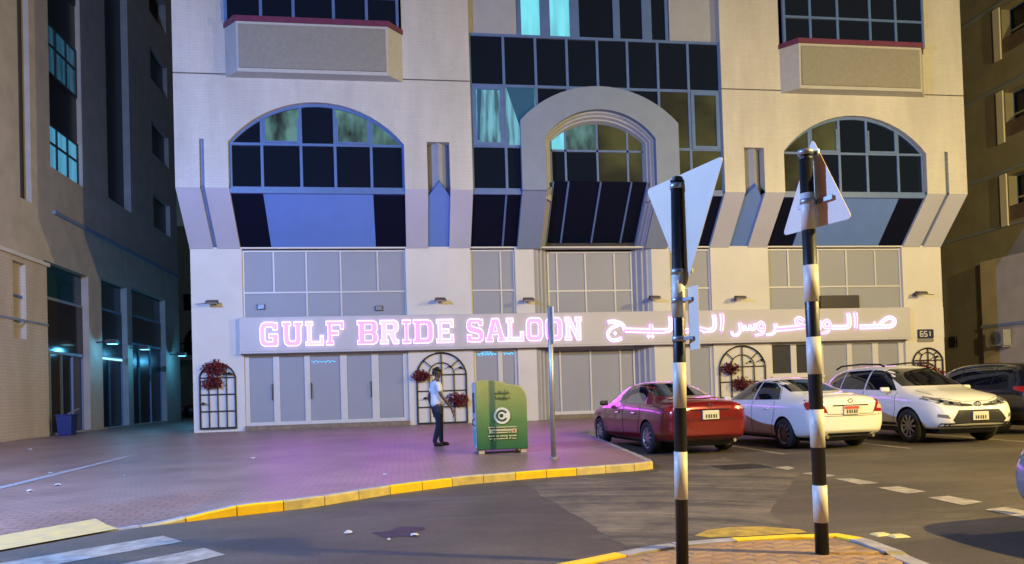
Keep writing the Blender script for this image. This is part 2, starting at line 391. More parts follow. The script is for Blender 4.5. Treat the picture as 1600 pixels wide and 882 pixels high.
# the yellow pad follows the ramp
bm = bmesh.new(); f = bm.faces.new([bm.verts.new((p.x, p.y, 0)) for p in q])
for i in range(-30, 10): bmesh.ops.bisect_plane(bm, geom=bm.verts[:]+bm.edges[:]+bm.faces[:], plane_co=(i*.25, 0, 0), plane_no=(1, 0, 0))
for i in range(8, 50): bmesh.ops.bisect_plane(bm, geom=bm.verts[:]+bm.edges[:]+bm.faces[:], plane_co=(0, i*.25, 0), plane_no=(0, 1, 0))
for v in bm.verts: v.co.z = pz(v.co.x, v.co.y)+.006
me = bpy.data.meshes.new('crossing_pad'); bm.to_mesh(me); bm.free(); link('crossing_pad', me, 'road_yellow', pavement)
for qd in ([(1303, 748.5), (1332, 748), (1374, 755.6), (1343, 757.7)], [(1370, 762.5), (1403, 760.4), (1447.7, 768.8), (1416, 772)], [(1449, 778), (1482, 775.6), (1537, 785.3), (1504, 790)],
           [(1539.6, 797), (1571, 793), (1640, 806), (1605, 812)], [(1252, 740.7), (1269, 738.6), (1306, 743.3), (1293, 746)], [(1211, 731), (1230, 729), (1243, 732), (1230, 735)]):
    paint('lane_dash', qd, 'road_white')
for x0 in (7.05, 9.65, 12.4):      # bay lines between the parked cars
    paint('bay_line', None, 'road_white', pts=[(x0-.05, 13.2, 0), (x0+.05, 13.2, 0), (x0+.05, 19.3, 0), (x0-.05, 19.3, 0)])
def dusty_mat():
    m = bpy.data.materials.new('dusty_asphalt'); m.use_nodes = True; n = m.node_tree; b_ = n.nodes['Principled BSDF']; L = n.links.new
    tc = n.nodes.new('ShaderNodeTexCoord'); mp = n.nodes.new('ShaderNodeMapping'); c = onZ(960, 905, RZ); mp.inputs['Location'].default_value = (-c.x, -c.y, 0); L(tc.outputs['Object'], mp.inputs[0])
    sp = n.nodes.new('ShaderNodeSeparateXYZ'); L(mp.outputs[0], sp.inputs[0])
    def mth(op, a_, c_=None, v=None):
        q = n.nodes.new('ShaderNodeMath'); q.operation = op; L(a_, q.inputs[0])
        if c_ is not None: L(c_, q.inputs[1])
        if v is not None: q.inputs[1].default_value = v
        return q.outputs[0]
    rad = mth('SQRT', mth('ADD', mth('MULTIPLY', sp.outputs['X'], sp.outputs['X']), mth('MULTIPLY', sp.outputs['Y'], sp.outputs['Y'])))
    ang = mth('ARCTAN2', sp.outputs['Y'], sp.outputs['X'])
    cb = n.nodes.new('ShaderNodeCombineXYZ'); L(mth('MULTIPLY', rad, v=4.5), cb.inputs[0]); L(mth('MULTIPLY', ang, v=1.3), cb.inputs[1])
    wv = n.nodes.new('ShaderNodeTexNoise'); wv.inputs['Scale'].default_value = 1; wv.inputs['Detail'].default_value = 7; wv.inputs['Roughness'].default_value = .65; wv.inputs['Distortion'].default_value = .5; L(cb.outputs[0], wv.inputs['Vector'])
    ns = n.nodes.new('ShaderNodeTexNoise'); ns.inputs['Scale'].default_value = 1.6; ns.inputs['Detail'].default_value = 9; ns.inputs['Roughness'].default_value = .72; L(tc.outputs['Object'], ns.inputs['Vector'])
    mu = n.nodes.new('ShaderNodeMath'); mu.operation = 'MULTIPLY'; L(wv.outputs['Fac'], mu.inputs[0]); L(ns.outputs['Fac'], mu.inputs[1])
    rp = n.nodes.new('ShaderNodeValToRGB'); rp.color_ramp.elements[0].position = .16; rp.color_ramp.elements[0].color = (.050, .042, .033, 1); rp.color_ramp.elements[1].position = .42; rp.color_ramp.elements[1].color = (.21, .17, .11, 1)
    L(mu.outputs[0], rp.inputs[0]); L(rp.outputs[0], b_.inputs['Base Color']); b_.inputs['Roughness'].default_value = .75
    n2 = n.nodes.new('ShaderNodeTexNoise'); n2.inputs['Scale'].default_value = 60; L(tc.outputs['Object'], n2.inputs['Vector']); bp = n.nodes.new('ShaderNodeBump'); bp.inputs['Strength'].default_value = .5; bp.inputs['Distance'].default_value = .008; L(n2.outputs['Fac'], bp.inputs['Height']); L(bp.outputs[0], b_.inputs['Normal'])
    M['dusty'] = m
dusty_mat()
def ragged(pix, k=9, amp=4):
    out = []
    for (x, y), (x2, y2) in zip(pix, pix[1:]+pix[:1]):
        for i in range(k): t = i/k; out.append((x+(x2-x)*t+random.uniform(-amp, amp), y+(y2-y)*t+random.uniform(-amp, amp)*.3))
    return out
paint('asphalt_patch', ragged([(815, 754), (900, 749), (1012, 741), (1075, 722), (1130, 716), (1250, 737), (1235, 760), (1200, 800), (1240, 826), (1110, 838), (985, 861), (930, 825), (870, 788)]), 'dusty', z=RZ+.002)
for cx_, cy_ in ((1377, 836), (1404, 838.5)):
    p = onZ(cx_, cy_, RZ); mb = MB(); mb.hexa([(p.x-.075, p.y-.06, RZ), (p.x+.075, p.y-.06, RZ), (p.x+.075, p.y+.06, RZ), (p.x-.075, p.y+.06, RZ)], [(p.x-.05, p.y-.04, RZ+.014), (p.x+.05, p.y-.04, RZ+.014), (p.x+.05, p.y+.04, RZ+.014), (p.x-.05, p.y+.04, RZ+.014)])
    mb.build('road_stud', 'pole_stud' if 'pole_stud' in M else mat('stud_yellow', (.62, .52, .22), .5), road)
# oil-wet stain, manhole patch
def blob(name, cx, cy, rx, ry, rot, m, z, n=28, rough=.25):
    pts = []
    ph = [random.uniform(0, 6) for _ in range(4)]
    for i in range(n):
        t = 2*math.pi*i/n; k = 1+rough*(.5*math.sin(2*t+ph[0])+.35*math.sin(3*t+ph[1])+.3*math.sin(5*t+ph[2])+.2*math.sin(9*t+ph[3]))
        x, y = rx*k*math.cos(t), ry*k*math.sin(t); pts.append((cx+x*math.cos(rot)-y*math.sin(rot), cy+x*math.sin(rot)+y*math.cos(rot), z))
    mb = MB(); mb.add(pts, [tuple(range(n))]); return mb.build(name, m, road)
p = onZ(625, 832, RZ); blob('oil_stain', p.x, p.y, .24, .22, .2, 'oil', RZ+.0035, rough=.5)
p = onZ(1158, 730, RZ); mb = MB(); mb.box(p.x-.42, p.x+.42, p.y-.35, p.y+.35, RZ-.02, RZ+.006)
mh = mb.build('manhole_cover', mat('cast_iron', (.03, .028, .026), .6, metal=.3, noise=.5, nscale=30, bump=.6, bscale=60), road, bevel=.004)
mb = MB(); mb.box(p.x-.5, p.x+.5, p.y-.43, p.y+.43, RZ-.02, RZ+.0035); mb.build('manhole_frame', mat('patch_concrete', (.12, .11, .09), .8, noise=.4, nscale=9), road)
# worn yellow paint on the road in front of the island kerb
qy = [(1085, 838), (1105, 829), (1140, 824.5), (1190, 823.5), (1250, 828), (1262, 833), (1180, 838), (1110, 841)]
paint('road_paint_patch', qy, mat('worn_road_yellow', (.50, .34, .03), .6, noise=1, nscale=7, col2=(.22, .15, .04)))

# ================================================================== SALON BUILDING
XC, DB, DU = 6.72, 25.47, 24.0
bld = empty('shop_building', (XC, DB, PZ), 'white tiled building with arched blue windows above the lit pink sign', 'building')
bld.matrix_world = Matrix.Identity(4)
def part(mb, name, m, parent=bld, **k): return mb.build(name, m, parent, **k)
ZB, ZS = 7.73, 6.12      # top and foot of the sloped underside
YS = DB-.03
def SL(u, v, d):          # sloped underside: v is z, d is depth behind its face
    t = (ZB-v)/(ZB-ZS); y = DU+(YS-DU)*t
    n = Vector((0, (ZB-ZS), (YS-DU))).normalized()   # inward
    return (u, y+n.y*d, v+n.z*d)
TOPZ = 19.0
def wing(mir):
    X = (lambda x: x) if not mir else (lambda x: 2*XC-x)
    arch = arc_pts(-5.15, .24, 9.17, 10.46)
    lower = [(-6.72, ZB), (-6.00, ZB), (-6.00, 9.24), (-5.86, 9.24), (-5.86, ZB), (-5.15, ZB)]+arch+[(.24, ZB), (.97, ZB), (.97, 9.27), (1.69, 9.27), (1.69, ZB), (2.42, ZB), (2.42, 11.25), (-6.72, 11.25)]
    upper = [(-6.72, 11.29), (2.42, 11.29), (2.42, TOPZ), (-6.72, TOPZ)]
    hole = [(-5.16, 12.72), (.26, 12.72), (.26, 15.1), (-5.16, 15.1)]
    f = lambda u, v, d: (X(u), d, v)
    fs = lambda u, v, d: (X(u),)+SL(u, v, d)[1:]
    part(MB().plate(lower, [], f, DU, DU+.35), 'wall', 'tile')
    part(MB().plate(upper, [hole], f, DU, DU+.35), 'wall', 'tile')
    mb = MB(); x0, x1 = sorted((X(-6.70), X(2.40))); mb.box(x0, x1, DU+.06, DU+.30, 11.20, 11.34); part(mb, 'joint_strip', mat('joint_shadow', (.06, .055, .05), .9))
    for a, c in ((-6.72, -6.0), (-5.86, -5.15), (.24, .97), (1.69, 2.42)):
        part(MB().plate([(a, ZB), (a, ZS), (c, ZS), (c, ZB)], [], fs, 0, .35), 'sloped_wall', 'slope_wall')
    # thin slot: back face
    mb = MB(); x0, x1 = sorted((X(-5.999), X(-5.861))); mb.box(x0, x1, DU+.12, DU+.33, ZB, 9.239)
    mb.plate([(-6.0, ZB), (-6.0, ZS), (-5.86, ZS), (-5.86, ZB)], [], fs, .10, .33); part(mb, 'slot_back', 'surround')
    # niche with outward V fin
    mb = MB(); x0, x1 = sorted((X(.97), X(1.69))); mb.box(x0-.05, x1+.05, DU+.42, DU+.6, ZB-.24, 9.4); part(mb, 'niche_back', 'surround')
    xm = X(1.33)
    mb = MB(); mb.hexa([(x0, DU+.42, ZB-.29), (xm, DU+.06, ZB+.12), (x1, DU+.42, ZB-.29)], [(x0, DU+.42, 9.26), (xm, DU+.06, 9.26), (x1, DU+.42, 9.26)]); part(mb, 'niche_fin', 'moulding')
    mb = MB(); mb.plate([(.975, ZB-.22), (.975, ZS), (1.685, ZS), (1.685, ZB-.22), (1.33, ZB+.16)], [], fs, .08, .40); part(mb, 'niche_slope', 'blue_panel')
    # arched window
    win = MB(); fw_ = .055
    for x in (-5.12, .21): win.bar((X(x), DU+.2, 7.8), (X(x), DU+.2, 9.17), .09, .08)
    for x in (-4.17, -2.98, -1.93, -.80):
        zt = 9.17+0; h = 2.695; r = 1.29; Rr = (h*h+r*r)/(2*r); zt = 10.46-Rr+math.sqrt(Rr*Rr-(x+2.455)**2)
        win.bar((X(x), DU+.2, 7.8), (X(x), DU+.2, zt), .085, .08)
    win.box(min(X(-5.15), X(.24)), max(X(-5.15), X(.24)), DU+.155, DU+.245, 9.12, 9.20)
    win.box(min(X(-5.15), X(.24)), max(X(-5.15), X(.24)), DU+.10, DU+.26, 7.60, 7.80)
    ao, ai = arc_pts(-5.15, .24, 9.17, 10.46), arc_pts(-5.07, .16, 9.17, 10.37)
    for (p, q), (p2, q2) in zip(zip(ao, ao[1:]), zip(ai, ai[1:])):
        win.hexa([(X(p[0]), DU+.15, p[1]), (X(q[0]), DU+.15, q[1]), (X(q2[0]), DU+.15, q2[1]), (X(p2[0]), DU+.15, p2[1])],
                 [(X(p[0]), DU+.25, p[1]), (X(q[0]), DU+.25, q[1]), (X(q2[0]), DU+.25, q2[1]), (X(p2[0]), DU+.25, p2[1])])
    wo = part(win, 'arched_window', 'frame')
    xs = [-5.11, -4.17, -2.98, -1.93, -.80, .20]
    h = 2.695; r = 1.29; Rr = (h*h+r*r)/(2*r)
    zarc = lambda x: 10.42-Rr+math.sqrt(max(0, Rr*Rr-(x+2.455)**2))
    for i, (a, c) in enumerate(zip(xs, xs[1:])):
        mb = MB(); x0, x1 = sorted((X(a+.03), X(c-.03))); mb.box(x0, x1, DU+.21, DU+.225, 7.8, 9.13); part(mb, 'pane', 'lit_olive' if (mir and i == 4) else 'glass', wo)
        poly = [(a+.03, 9.19), (c-.03, 9.19)]+[(c-.03-(c-a-.06)*k/6, zarc(c-.03-(c-a-.06)*k/6)) for k in range(7)]
        lit = (not mir) and i in (1, 3, 4)
        if poly[-1][1]-9.19 < .05: poly = poly[:-1]
        mb = MB().plate(poly, [], lambda u, v, d: (X(u), d, v), DU+.21, DU+.225); part(mb, 'pane', 'lit_blotch' if lit else 'lit_olive' if (mir and i >= 3) else 'glass', wo)
        if i in (1, 3):    # opening sash frames
            mb = MB(); x0, x1 = sorted((X(a+.04), X(c-.04))); zz = min(zarc(a+.05), zarc(c-.05))
            for (p, q) in (((x0, 9.24), (x1, 9.24)), ((x0+.04, 9.2), (x0+.04, zz)), ((x1-.04, 9.2), (x1-.04, zz))):
                mb.bar((p[0], DU+.185-(.004 if p[0] == q[0] else 0), p[1]), (q[0], DU+.185-(.004 if p[0] == q[0] else 0), q[1]), .06, .05, up=(0, 1, 0))
            part(mb, 'sash', 'frame', wo)
    # sloped underside of the window: dark glass, blue panel, dark glass
    for nm, a, c, m in (('sloped_pane', -5.15, -4.17, 'glass_slope'), ('spandrel_panel', -4.17, -.77, 'blue_panel'), ('sloped_pane', -.77, .24, 'glass_slope')):
        mb = MB().plate([(a+.004, ZB-.12), (a+.004, ZS), (c-.004, ZS), (c-.004, ZB-.12)], [], fs, .06 if m == 'blue_panel' else .09, .2); part(mb, nm, m)
    # splayed bay box with maroon ledge and bay window
    yo = DU-.5
    def tray(z0, z1, in0, in1, o0, o1, y_front0, y_front1):
        A = [(X(-5.17+o0), DU, z0), (X(-5.17+in0), y_front0, z0), (X(.27-in0), y_front0, z0), (X(.27-o0), DU, z0)]
        B = [(X(-5.17+o1), DU, z1), (X(-5.17+in1), y_front1, z1), (X(.27-in1), y_front1, z1), (X(.27-o1), DU, z1)]
        return MB().hexa(A, B)
    part(tray(11.17, 12.70, .44, .44, 0, 0, yo+.03, yo), 'bay_box', 'box_rim')
    mb = MB(); mb.hexa([(X(-4.66), yo-.02, 11.28), (X(-.25), yo-.02, 11.28), (X(-.25), yo-.02, 12.62), (X(-4.66), yo-.02, 12.62)], [(X(-4.66), yo+.1, 11.28), (X(-.25), yo+.1, 11.28), (X(-.25), yo+.1, 12.62), (X(-4.66), yo+.1, 12.62)]); part(mb, 'box_panel', 'box_front')
    part(tray(12.702, 12.86, .40, .40, -.04, -.04, yo-.06, yo-.06), 'ledge', 'ledge')
    bw = MB()
    xsb = [-5.10, -4.05, -3.07, -1.84, -.82, .14]
    yb = DU-.12
    for x in xsb: bw.bar((X(x), yb, 12.86), (X(x), yb, 15.0), .09, .1)
    for z in (13.78, 14.98): bw.box(min(X(xsb[0]), X(xsb[-1])), max(X(xsb[0]), X(xsb[-1])), yb-.045, yb+.045, z-.04, z+.04)
    bo = part(bw, 'bay_window', 'frame')
    for a, c in zip(xsb, xsb[1:]):
        for z0, z1 in ((12.86, 13.74), (13.82, 14.94)):
            mb = MB(); x0, x1 = sorted((X(a+.045), X(c-.045))); mb.box(x0, x1, yb-.006, yb+.006, z0, z1); part(mb, 'pane', 'glass', bo)
    mb = MB(); x0, x1 = sorted((X(-5.3), X(.4))); mb.box(x0, x1, DU+.36, DU+.42, 12.6, 15.2); part(mb, 'room_back', mat('dark_room', (.03, .03, .03), .9))
wing(False); wing(True)
# side walls and back mass of the building
for xa, xb in ((-6.72, -6.42), (2*XC+6.42, 2*XC+6.72)):
    mb = MB(); mb.box(xa, xb, DU+.352, 46, ZB, TOPZ); part(mb, 'side_wall', 'tile_side')
    mb = MB(); mb.box(xa, xb, DB+.302, 46, PZ-.05, ZB-.002); part(mb, 'side_wall', 'tile_side')
mb = MB(); mb.box(-6.4, 2*XC+6.4, 45.7, 46, PZ, TOPZ); part(mb, 'rear_wall', 'tile')
mb = MB(); mb.box(-6.7, 2*XC+6.7, DU+.36, 45.9, TOPZ-.3, TOPZ-.02); part(mb, 'roof', 'base_wall')
mb = MB(); mb.box(-6.4, 2*XC+6.4, DB+1.2, DB+1.3, PZ, ZS+.4); part(mb, 'inner_wall', mat('dark_interior', (.05, .05, .055), .9))
mb = MB(); mb.box(-6.4, 2*XC+6.4, DU+1.2, DU+1.3, ZS+1.2, TOPZ-.4); part(mb, 'inner_wall', MATS['dark_interior'])
mb = MB(); mb.box(-6.4, 2*XC+6.4, DB+.32, DB+1.2, ZS+.02, ZS+.3); part(mb, 'floor_slab', MATS['dark_interior'])

# ---- central glazed bay
YB = DU+.15
cols = [2.44, 3.55, 4.62, 5.68, 6.72, 7.76, 8.82, 9.89, 11.0]
rows = [(11.22, 12.85), (9.22, 11.18), (7.85, 9.18)]
mb = MB()
for x in cols:
    if 4.7 < x < 8.7: mb.bar((x, YB, 10.6), (x, YB, 12.87), .085, .1)
    else: mb.bar((x, YB, 7.7), (x, YB, 12.87), .085, .1)
for z in (12.87, 11.20): mb.box(2.42, 11.02, YB-.044, YB+.044, z-.045, z+.045)
for z, hh in ((9.20, .045), (7.72, .10)):
    mb.box(2.42, 4.6, YB-.044, YB+.044, z-hh, z+hh); mb.box(8.84, 11.02, YB-.044, YB+.044, z-hh, z+hh)
cw = part(mb, 'curtain_wall', 'frame')
for i, (a, c) in enumerate(zip(cols, cols[1:])):
    for j, (z0, z1) in enumerate(rows):
        mid = 2 <= i <= 5
        if mid and j == 2: continue
        if mid and j == 1: z0 = 10.6
        m = 'glass'
        if j == 1 and i == 0: m = 'lit_cyan'
        if j == 1 and i == 1: m = 'lit_cyan'
        if i >= 6 and j >= 1: m = 'lit_olive'
        mb = MB(); mb.box(a+.042, c-.042, YB-.005, YB+.008, z0, z1); part(mb, 'pane', m, cw)
# opening sashes at both ends of the middle row, and the curtains of the lit room
for a, c in ((2.50, 3.50), (9.95, 10.94)):
    mb = MB()
    for p, q in (((a, 9.26), (c, 9.26)), ((a, 11.12), (c, 11.12)), ((a+.05, 9.22), (a+.05, 11.16)), ((c-.05, 9.22), (c-.05, 11.16))):
        mb.bar((p[0], YB-.045-(.004 if p[0] == q[0] else 0), p[1]), (q[0], YB-.045-(.004 if p[0] == q[0] else 0), q[1]), .12, .05, up=(0, 1, 0))
    part(mb, 'sash', 'frame', cw)
def drape(poly): return MB().plate(poly, [], FX, YB-.018, YB-.008)
part(drape([(2.62, 9.4), (2.66, 11.05), (2.80, 11.05), (2.74, 10.2), (2.70, 9.4)]), 'curtain', 'curtain', cw)
part(drape([(3.62, 11.16), (4.55, 11.16), (4.55, 9.26), (4.12, 9.26), (4.02, 9.9), (3.80, 10.6)]), 'curtain', 'curtain', cw)
# sloped panes under the bay, outside the arch legs
for a, c in ((2.43, 3.50), (3.56, 4.02), (9.42, 9.90), (9.96, 11.01)):
    part(MB().plate([(a, ZB-.12), (a, ZS), (c, ZS), (c, ZB-.12)], [], SL, .12, .2), 'sloped_pane', 'glass_slope')
for a in (3.50, 9.90):
    part(MB().plate([(a, ZB-.1), (a, ZS), (a+.06, ZS), (a+.06, ZB-.1)], [], SL, .08, .2), 'sloped_mullion', 'frame')
# recessed storey above the bay
mb = MB(); mb.plate([(2.42, 12.93), (11.02, 12.93), (11.02, TOPZ), (2.42, TOPZ)], [[(4.05, 12.95), (9.35, 12.95), (9.35, 15.2), (4.05, 15.2)]], FX, DU+.30, DU+.55); part(mb, 'recessed_wall', 'moulding')
mb = MB(); mb.box(4.05, 9.35, DU+.36, DU+.44, 15.1, 15.2); mb.box(4.05, 9.35, DU+.36, DU+.44, 12.94, 12.96)
for x0, x1 in ((4.07, 4.22), (4.86, 5.2), (5.88, 6.2), (7.38, 7.62), (8.4, 8.74), (9.22, 9.33)): mb.box(x0, x1, DU+.34, DU+.44, 12.96, 15.1)
uw = part(mb, 'upper_window', 'frame')
for x0, x1, m in ((4.22, 4.86, 'lit_cyan_bright'), (5.2, 5.88, 'lit_cyan_bright'), (6.2, 7.38, 'glass'), (7.62, 8.4, 'glass'), (8.74, 9.22, 'glass')):
    mb = MB(); mb.box(x0, x1, DU+.40, DU+.41, 12.96, 15.1); part(mb, 'pane', m, uw)
# ---- arch surround with legs that follow the slope down to the ground floor
def ring_path(hw, spring, crown, foot, n=22): return [(XC-hw, foot)]+arc_pts(XC-hw, XC+hw, spring, crown, n)+[(XC+hw, foot)]
po, pi_ = ring_path(2.69, 10.03, 11.21, ZB), ring_path(1.88, 9.50, 10.44, ZB)
part(MB().plate(po+list(reversed(pi_)), [], FX, DU-.06, DU+.14), 'arch_surround', 'surround')
for s in (-1, 1):
    a, c = sorted((XC+s*1.88, XC+s*2.69)); part(MB().plate([(a, ZB), (a, ZS), (c, ZS), (c, ZB)], [], SL, -.06, .3), 'arch_leg', 'surround')
# stepped, splayed reveal
prof = [(0, .14), (.04, .14), (.09, .24), (.13, .24), (.17, .36), (.21, .36), (.27, .55)]
def reveal(pathf, ybase, name, foot_fn=None):
    mb = MB()
    for (o0, d0), (o1, d1) in zip(prof, prof[1:]):
        A, B = pathf(o0), pathf(o1)
        for (p, q), (p2, q2) in zip(zip(A, A[1:]), zip(B, B[1:])):
            mb.add([(p[0], ybase+d0, p[1]), (q[0], ybase+d0, q[1]), (q2[0], ybase+d1, q2[1]), (p2[0], ybase+d1, p2[1])], [(0, 1, 2, 3)])
    return part(mb, name, 'moulding')
reveal(lambda o: ring_path(1.88-o, 9.50-o*.1, 10.44-o*1.1, ZB-.25), DU, 'arch_reveal')
for s in (-1, 1):
    mb = MB()
    for (o0, d0), (o1, d1) in zip(prof, prof[1:]):
        a, c = XC+s*(1.88-o0), XC+s*(1.88-o1)
        P = [SL(a, ZB, d0-.12), SL(c, ZB, d1-.12), SL(c, ZS-.1, d1-.12), SL(a, ZS-.1, d0-.12)]; mb.add(P, [(0, 1, 2, 3)])
    part(mb, 'leg_reveal', 'moulding')
YI = DU+.52
def zin(x): h, r = 1.62, .62; Rr = (h*h+r*r)/(2*r); return 10.13-Rr+math.sqrt(max(0, Rr*Rr-(x-XC)**2))
xi = [XC-1.6, XC-1.10, XC, XC+1.06, XC+1.6]
mb = MB()
for x in xi: mb.bar((x, YI, 7.85), (x, YI, zin(x)), .07, .08)
mb.box(xi[0], xi[-1], YI-.04, YI+.04, 9.18, 9.25); mb.box(xi[0]-.1, xi[-1]+.1, YI-.06, YI+.05, 7.78, 7.98)
pw = part(mb, 'portal_window', 'frame')
for i, (a, c) in enumerate(zip(xi, xi[1:])):
    mb = MB(); mb.box(a+.03, c-.03, YI-.005, YI+.005, 7.98, 9.18); part(mb, 'pane', 'lit_olive' if i >= 2 else 'glass', pw)
    poly = [(a+.03, 9.25), (c-.03, 9.25)]+[(c-.03-(c-a-.06)*k/6, zin(c-.03-(c-a-.06)*k/6)) for k in range(7)]
    part(MB().plate(poly, [], FX, YI-.005, YI+.005), 'pane', 'lit_cyan_bright' if i == 0 else 'lit_blotch' if i == 1 else 'lit_olive', pw)
xs_ = [XC-1.62, XC-1.10, XC, XC+1.06, XC+1.62]
for a, c in zip(xs_, xs_[1:]): part(MB().plate([(a+.03, ZB+.1), (a+.03, ZS), (c-.03, ZS), (c-.03, ZB+.1)], [], SL, .36, .42), 'sloped_pane', 'glass_slope', pw)
for x in xs_: part(MB().plate([(x-.03, ZB+.1), (x-.03, ZS), (x+.03, ZS), (x+.03, ZB+.1)], [], SL, .32, .42), 'sloped_mullion', 'frame', pw)

# ---- ground floor: piers, tall mezzanine glazing, shopfronts
mirx = lambda x: 2*XC-x
piers = [(-6.72, -5.12), (.20, 2.40), (3.94, XC-2.12)]
piers += [(mirx(c), mirx(a)) for a, c in piers]
for a, c in piers:
    mb = MB(); mb.box(a, c, DB, DB+.30, PZ-.03, ZS); part(mb, 'pier', 'base_wall')
mb = MB(); mb.box(-6.74, 2*XC+6.74, DB-.012, DB+.31, ZS+.001, ZS+.05); part(mb, 'string_course', 'base_wall')
# splayed reveal of the ground-floor portal
for s in (-1, 1):
    mb = MB(); pr = [(2.12, 0), (2.0, .08), (1.95, .08), (1.86, .2), (1.80, .2), (1.70, .36), (1.64, .36), (1.55, .52)]
    for (a, d0), (c, d1) in zip(pr, pr[1:]):
        mb.hexa([(XC+s*a, DB+d0, PZ), (XC+s*c, DB+d1, PZ), (XC+s*(c+.02), DB+.62, PZ), (XC+s*(a+.02), DB+.62, PZ)], [(XC+s*a, DB+d0, ZS), (XC+s*c, DB+d1, ZS), (XC+s*(c+.02), DB+.62, ZS), (XC+s*(a+.02), DB+.62, ZS)])
    part(mb, 'portal_reveal', 'moulding')
def glazing(name, x0, x1, z0, z1, yf, vs_, panels, hbars=(), fr=.05, fm='white_frame', pm='grey_panel', depth=.09):
    """frame with vertical bars at vs_ (x, za, zb) and one panel per cell"""
    mb = MB()
    mb.box(x0, x1, yf, yf+depth, z0, z0+fr); mb.box(x0, x1, yf, yf+depth, z1-fr, z1)
    mb.box(x0, x0+fr, yf+.002, yf+depth, z0+fr, z1-fr); mb.box(x1-fr, x1, yf+.002, yf+depth, z0+fr, z1-fr)
    for x, za, zb in vs_: mb.box(x-fr/2, x+fr/2, yf+.004, yf+depth, max(za, z0+fr), min(zb, z1-fr))
    for z, xa, xb in hbars: mb.box(max(xa, x0+fr), min(xb, x1-fr), yf+.006, yf+depth, z-fr/2, z+fr/2)
    o = part(mb, name, fm)
    for (a, c, za, zb) in panels:
        q = MB(); q.box(a, c, yf+.045, yf+.06, za, zb); q.build('panel', pm, o)
    return o
Y1 = DB+.10
ztop, zsp, zbt = 6.08, 4.68, 3.80
def mezz(x0, x1, ups, los, yf=Y1):
    vs_ = [(x, zsp, ztop) for x in ups]+[(x, zbt, zsp) for x in los]
    pan = [(a+.02, c-.02, zsp+.02, ztop-.04) for a, c in zip([x0]+ups, ups+[x1])]+[(a+.02, c-.02, zbt+.03, zsp-.02) for a, c in zip([x0]+los, los+[x1])]
    glazing('mezzanine_window', x0, x1, zbt, ztop, yf, vs_, pan, [(zsp, x0, x1)], fr=.055)
mezz(-5.12, .20, [-4.13, -3.08, -1.96, -.74], [-3.08, -1.96])
mezz(2.40, 3.94, [3.45], [3.45])
mezz(XC-1.55, XC+1.55, [XC-1.2, XC-.17, XC+.9], [XC-1.2, XC-.17, XC+.9], DB+.5)
mezz(mirx(3.94), mirx(2.40), [mirx(3.45)], [mirx(3.45)])
mezz(13.24, 18.56, [14.07, 15.25, 16.37, 17.53], [15.25, 16.37])
zd0, zd1 = .30, 2.70
def shop(x0, x1, cells, yf=Y1, z0=zd0, z1=zd1, pm='grey_panel', fr=.07):
    edges = [c for cell in cells for c in cell]
    vs_ = []; pan = []
    mids = [(cells[i][1]+cells[i+1][0])/2 for i in range(len(cells)-1)]
    for i, x in enumerate(mids): vs_.append((x, z0, z1))
    o = glazing('shopfront', x0, x1, z0, z1, yf, [], [(a, c, z0+.1, z1-.12) for a, c in cells], fr=fr, pm=pm)
    mb = MB()
    for i, x in enumerate(mids):
        wd = (cells[i+1][0]-cells[i][1])/2
        mb.box(x-wd, x+wd, yf+.003, yf+.1, z0+fr, z1-fr)
    mb.box(x0+fr, cells[0][0], yf+.003, yf+.1, z0+fr, z1-fr); mb.box(cells[-1][1], x1-fr, yf+.003, yf+.1, z0+fr, z1-fr)
    for a, c in cells: mb.box(a, c, yf+.012, yf+.09, z0+fr, z0+.11); mb.box(a, c, yf+.012, yf+.09, z1-.13, z1-fr)
    mb.build('mullions', 'white_frame', o)
    return o
s1 = shop(-5.12, .20, [(-4.98, -4.22), (-4.02, -3.22), (-3.04, -2.06), (-1.84, -1.03), (-.79, .02)])
for x in (-4.26, -3.0, -1.06):
    mb = MB(); mb.tube([(x, Y1-.01, 1.15), (x, Y1-.06, 1.15), (x, Y1-.06, 1.65), (x, Y1-.01, 1.65)], .016, 6); mb.build('door_handle', 'black_metal', s1)
s2 = shop(2.40, 3.94, [(2.50, 3.26), (3.42, 3.84)])
s3 = shop(XC-1.55, XC+1.55, [(XC-1.5, XC-1.22), (XC-1.16, XC-.12), (XC-.06, XC+.98), (XC+1.04, XC+1.5)], DB+.5)
s4 = shop(mirx(3.94), mirx(2.40), [(mirx(3.84), mirx(3.42)), (mirx(3.26), mirx(2.50))])
s5 = shop(15.22, 18.56, [(15.32, 16.26), (16.46, 17.28), (17.52, 18.34)])
s6 = shop(13.24, 15.22, [(13.32, 14.04), (14.26, 15.10)], z0=1.42, pm='dark_pane')
mb = MB(); mb.box(13.24, 15.215, DB+.02, DB+.3, zd0, 1.42); part(mb, 'stall_riser', 'base_wall')
mb = MB(); mb.box(13.2, 15.25, DB-.08, DB+.1, 1.36, 1.43); part(mb, 'window_sill', 'base_wall')
for a, c in ((-5.12, .2), (2.4, 3.94), (mirx(3.94), mirx(2.4)), (13.24, 18.56)):
    mb = MB(); mb.box(a, c, DB-.10, DB+.25, PZ-.03, zd0-.002); part(mb, 'door_step', 'plinth')
mb = MB(); mb.box(XC-1.6, XC+1.6, DB+.25, DB+.7, PZ-.03, zd0-.002); part(mb, 'door_step', 'plinth')
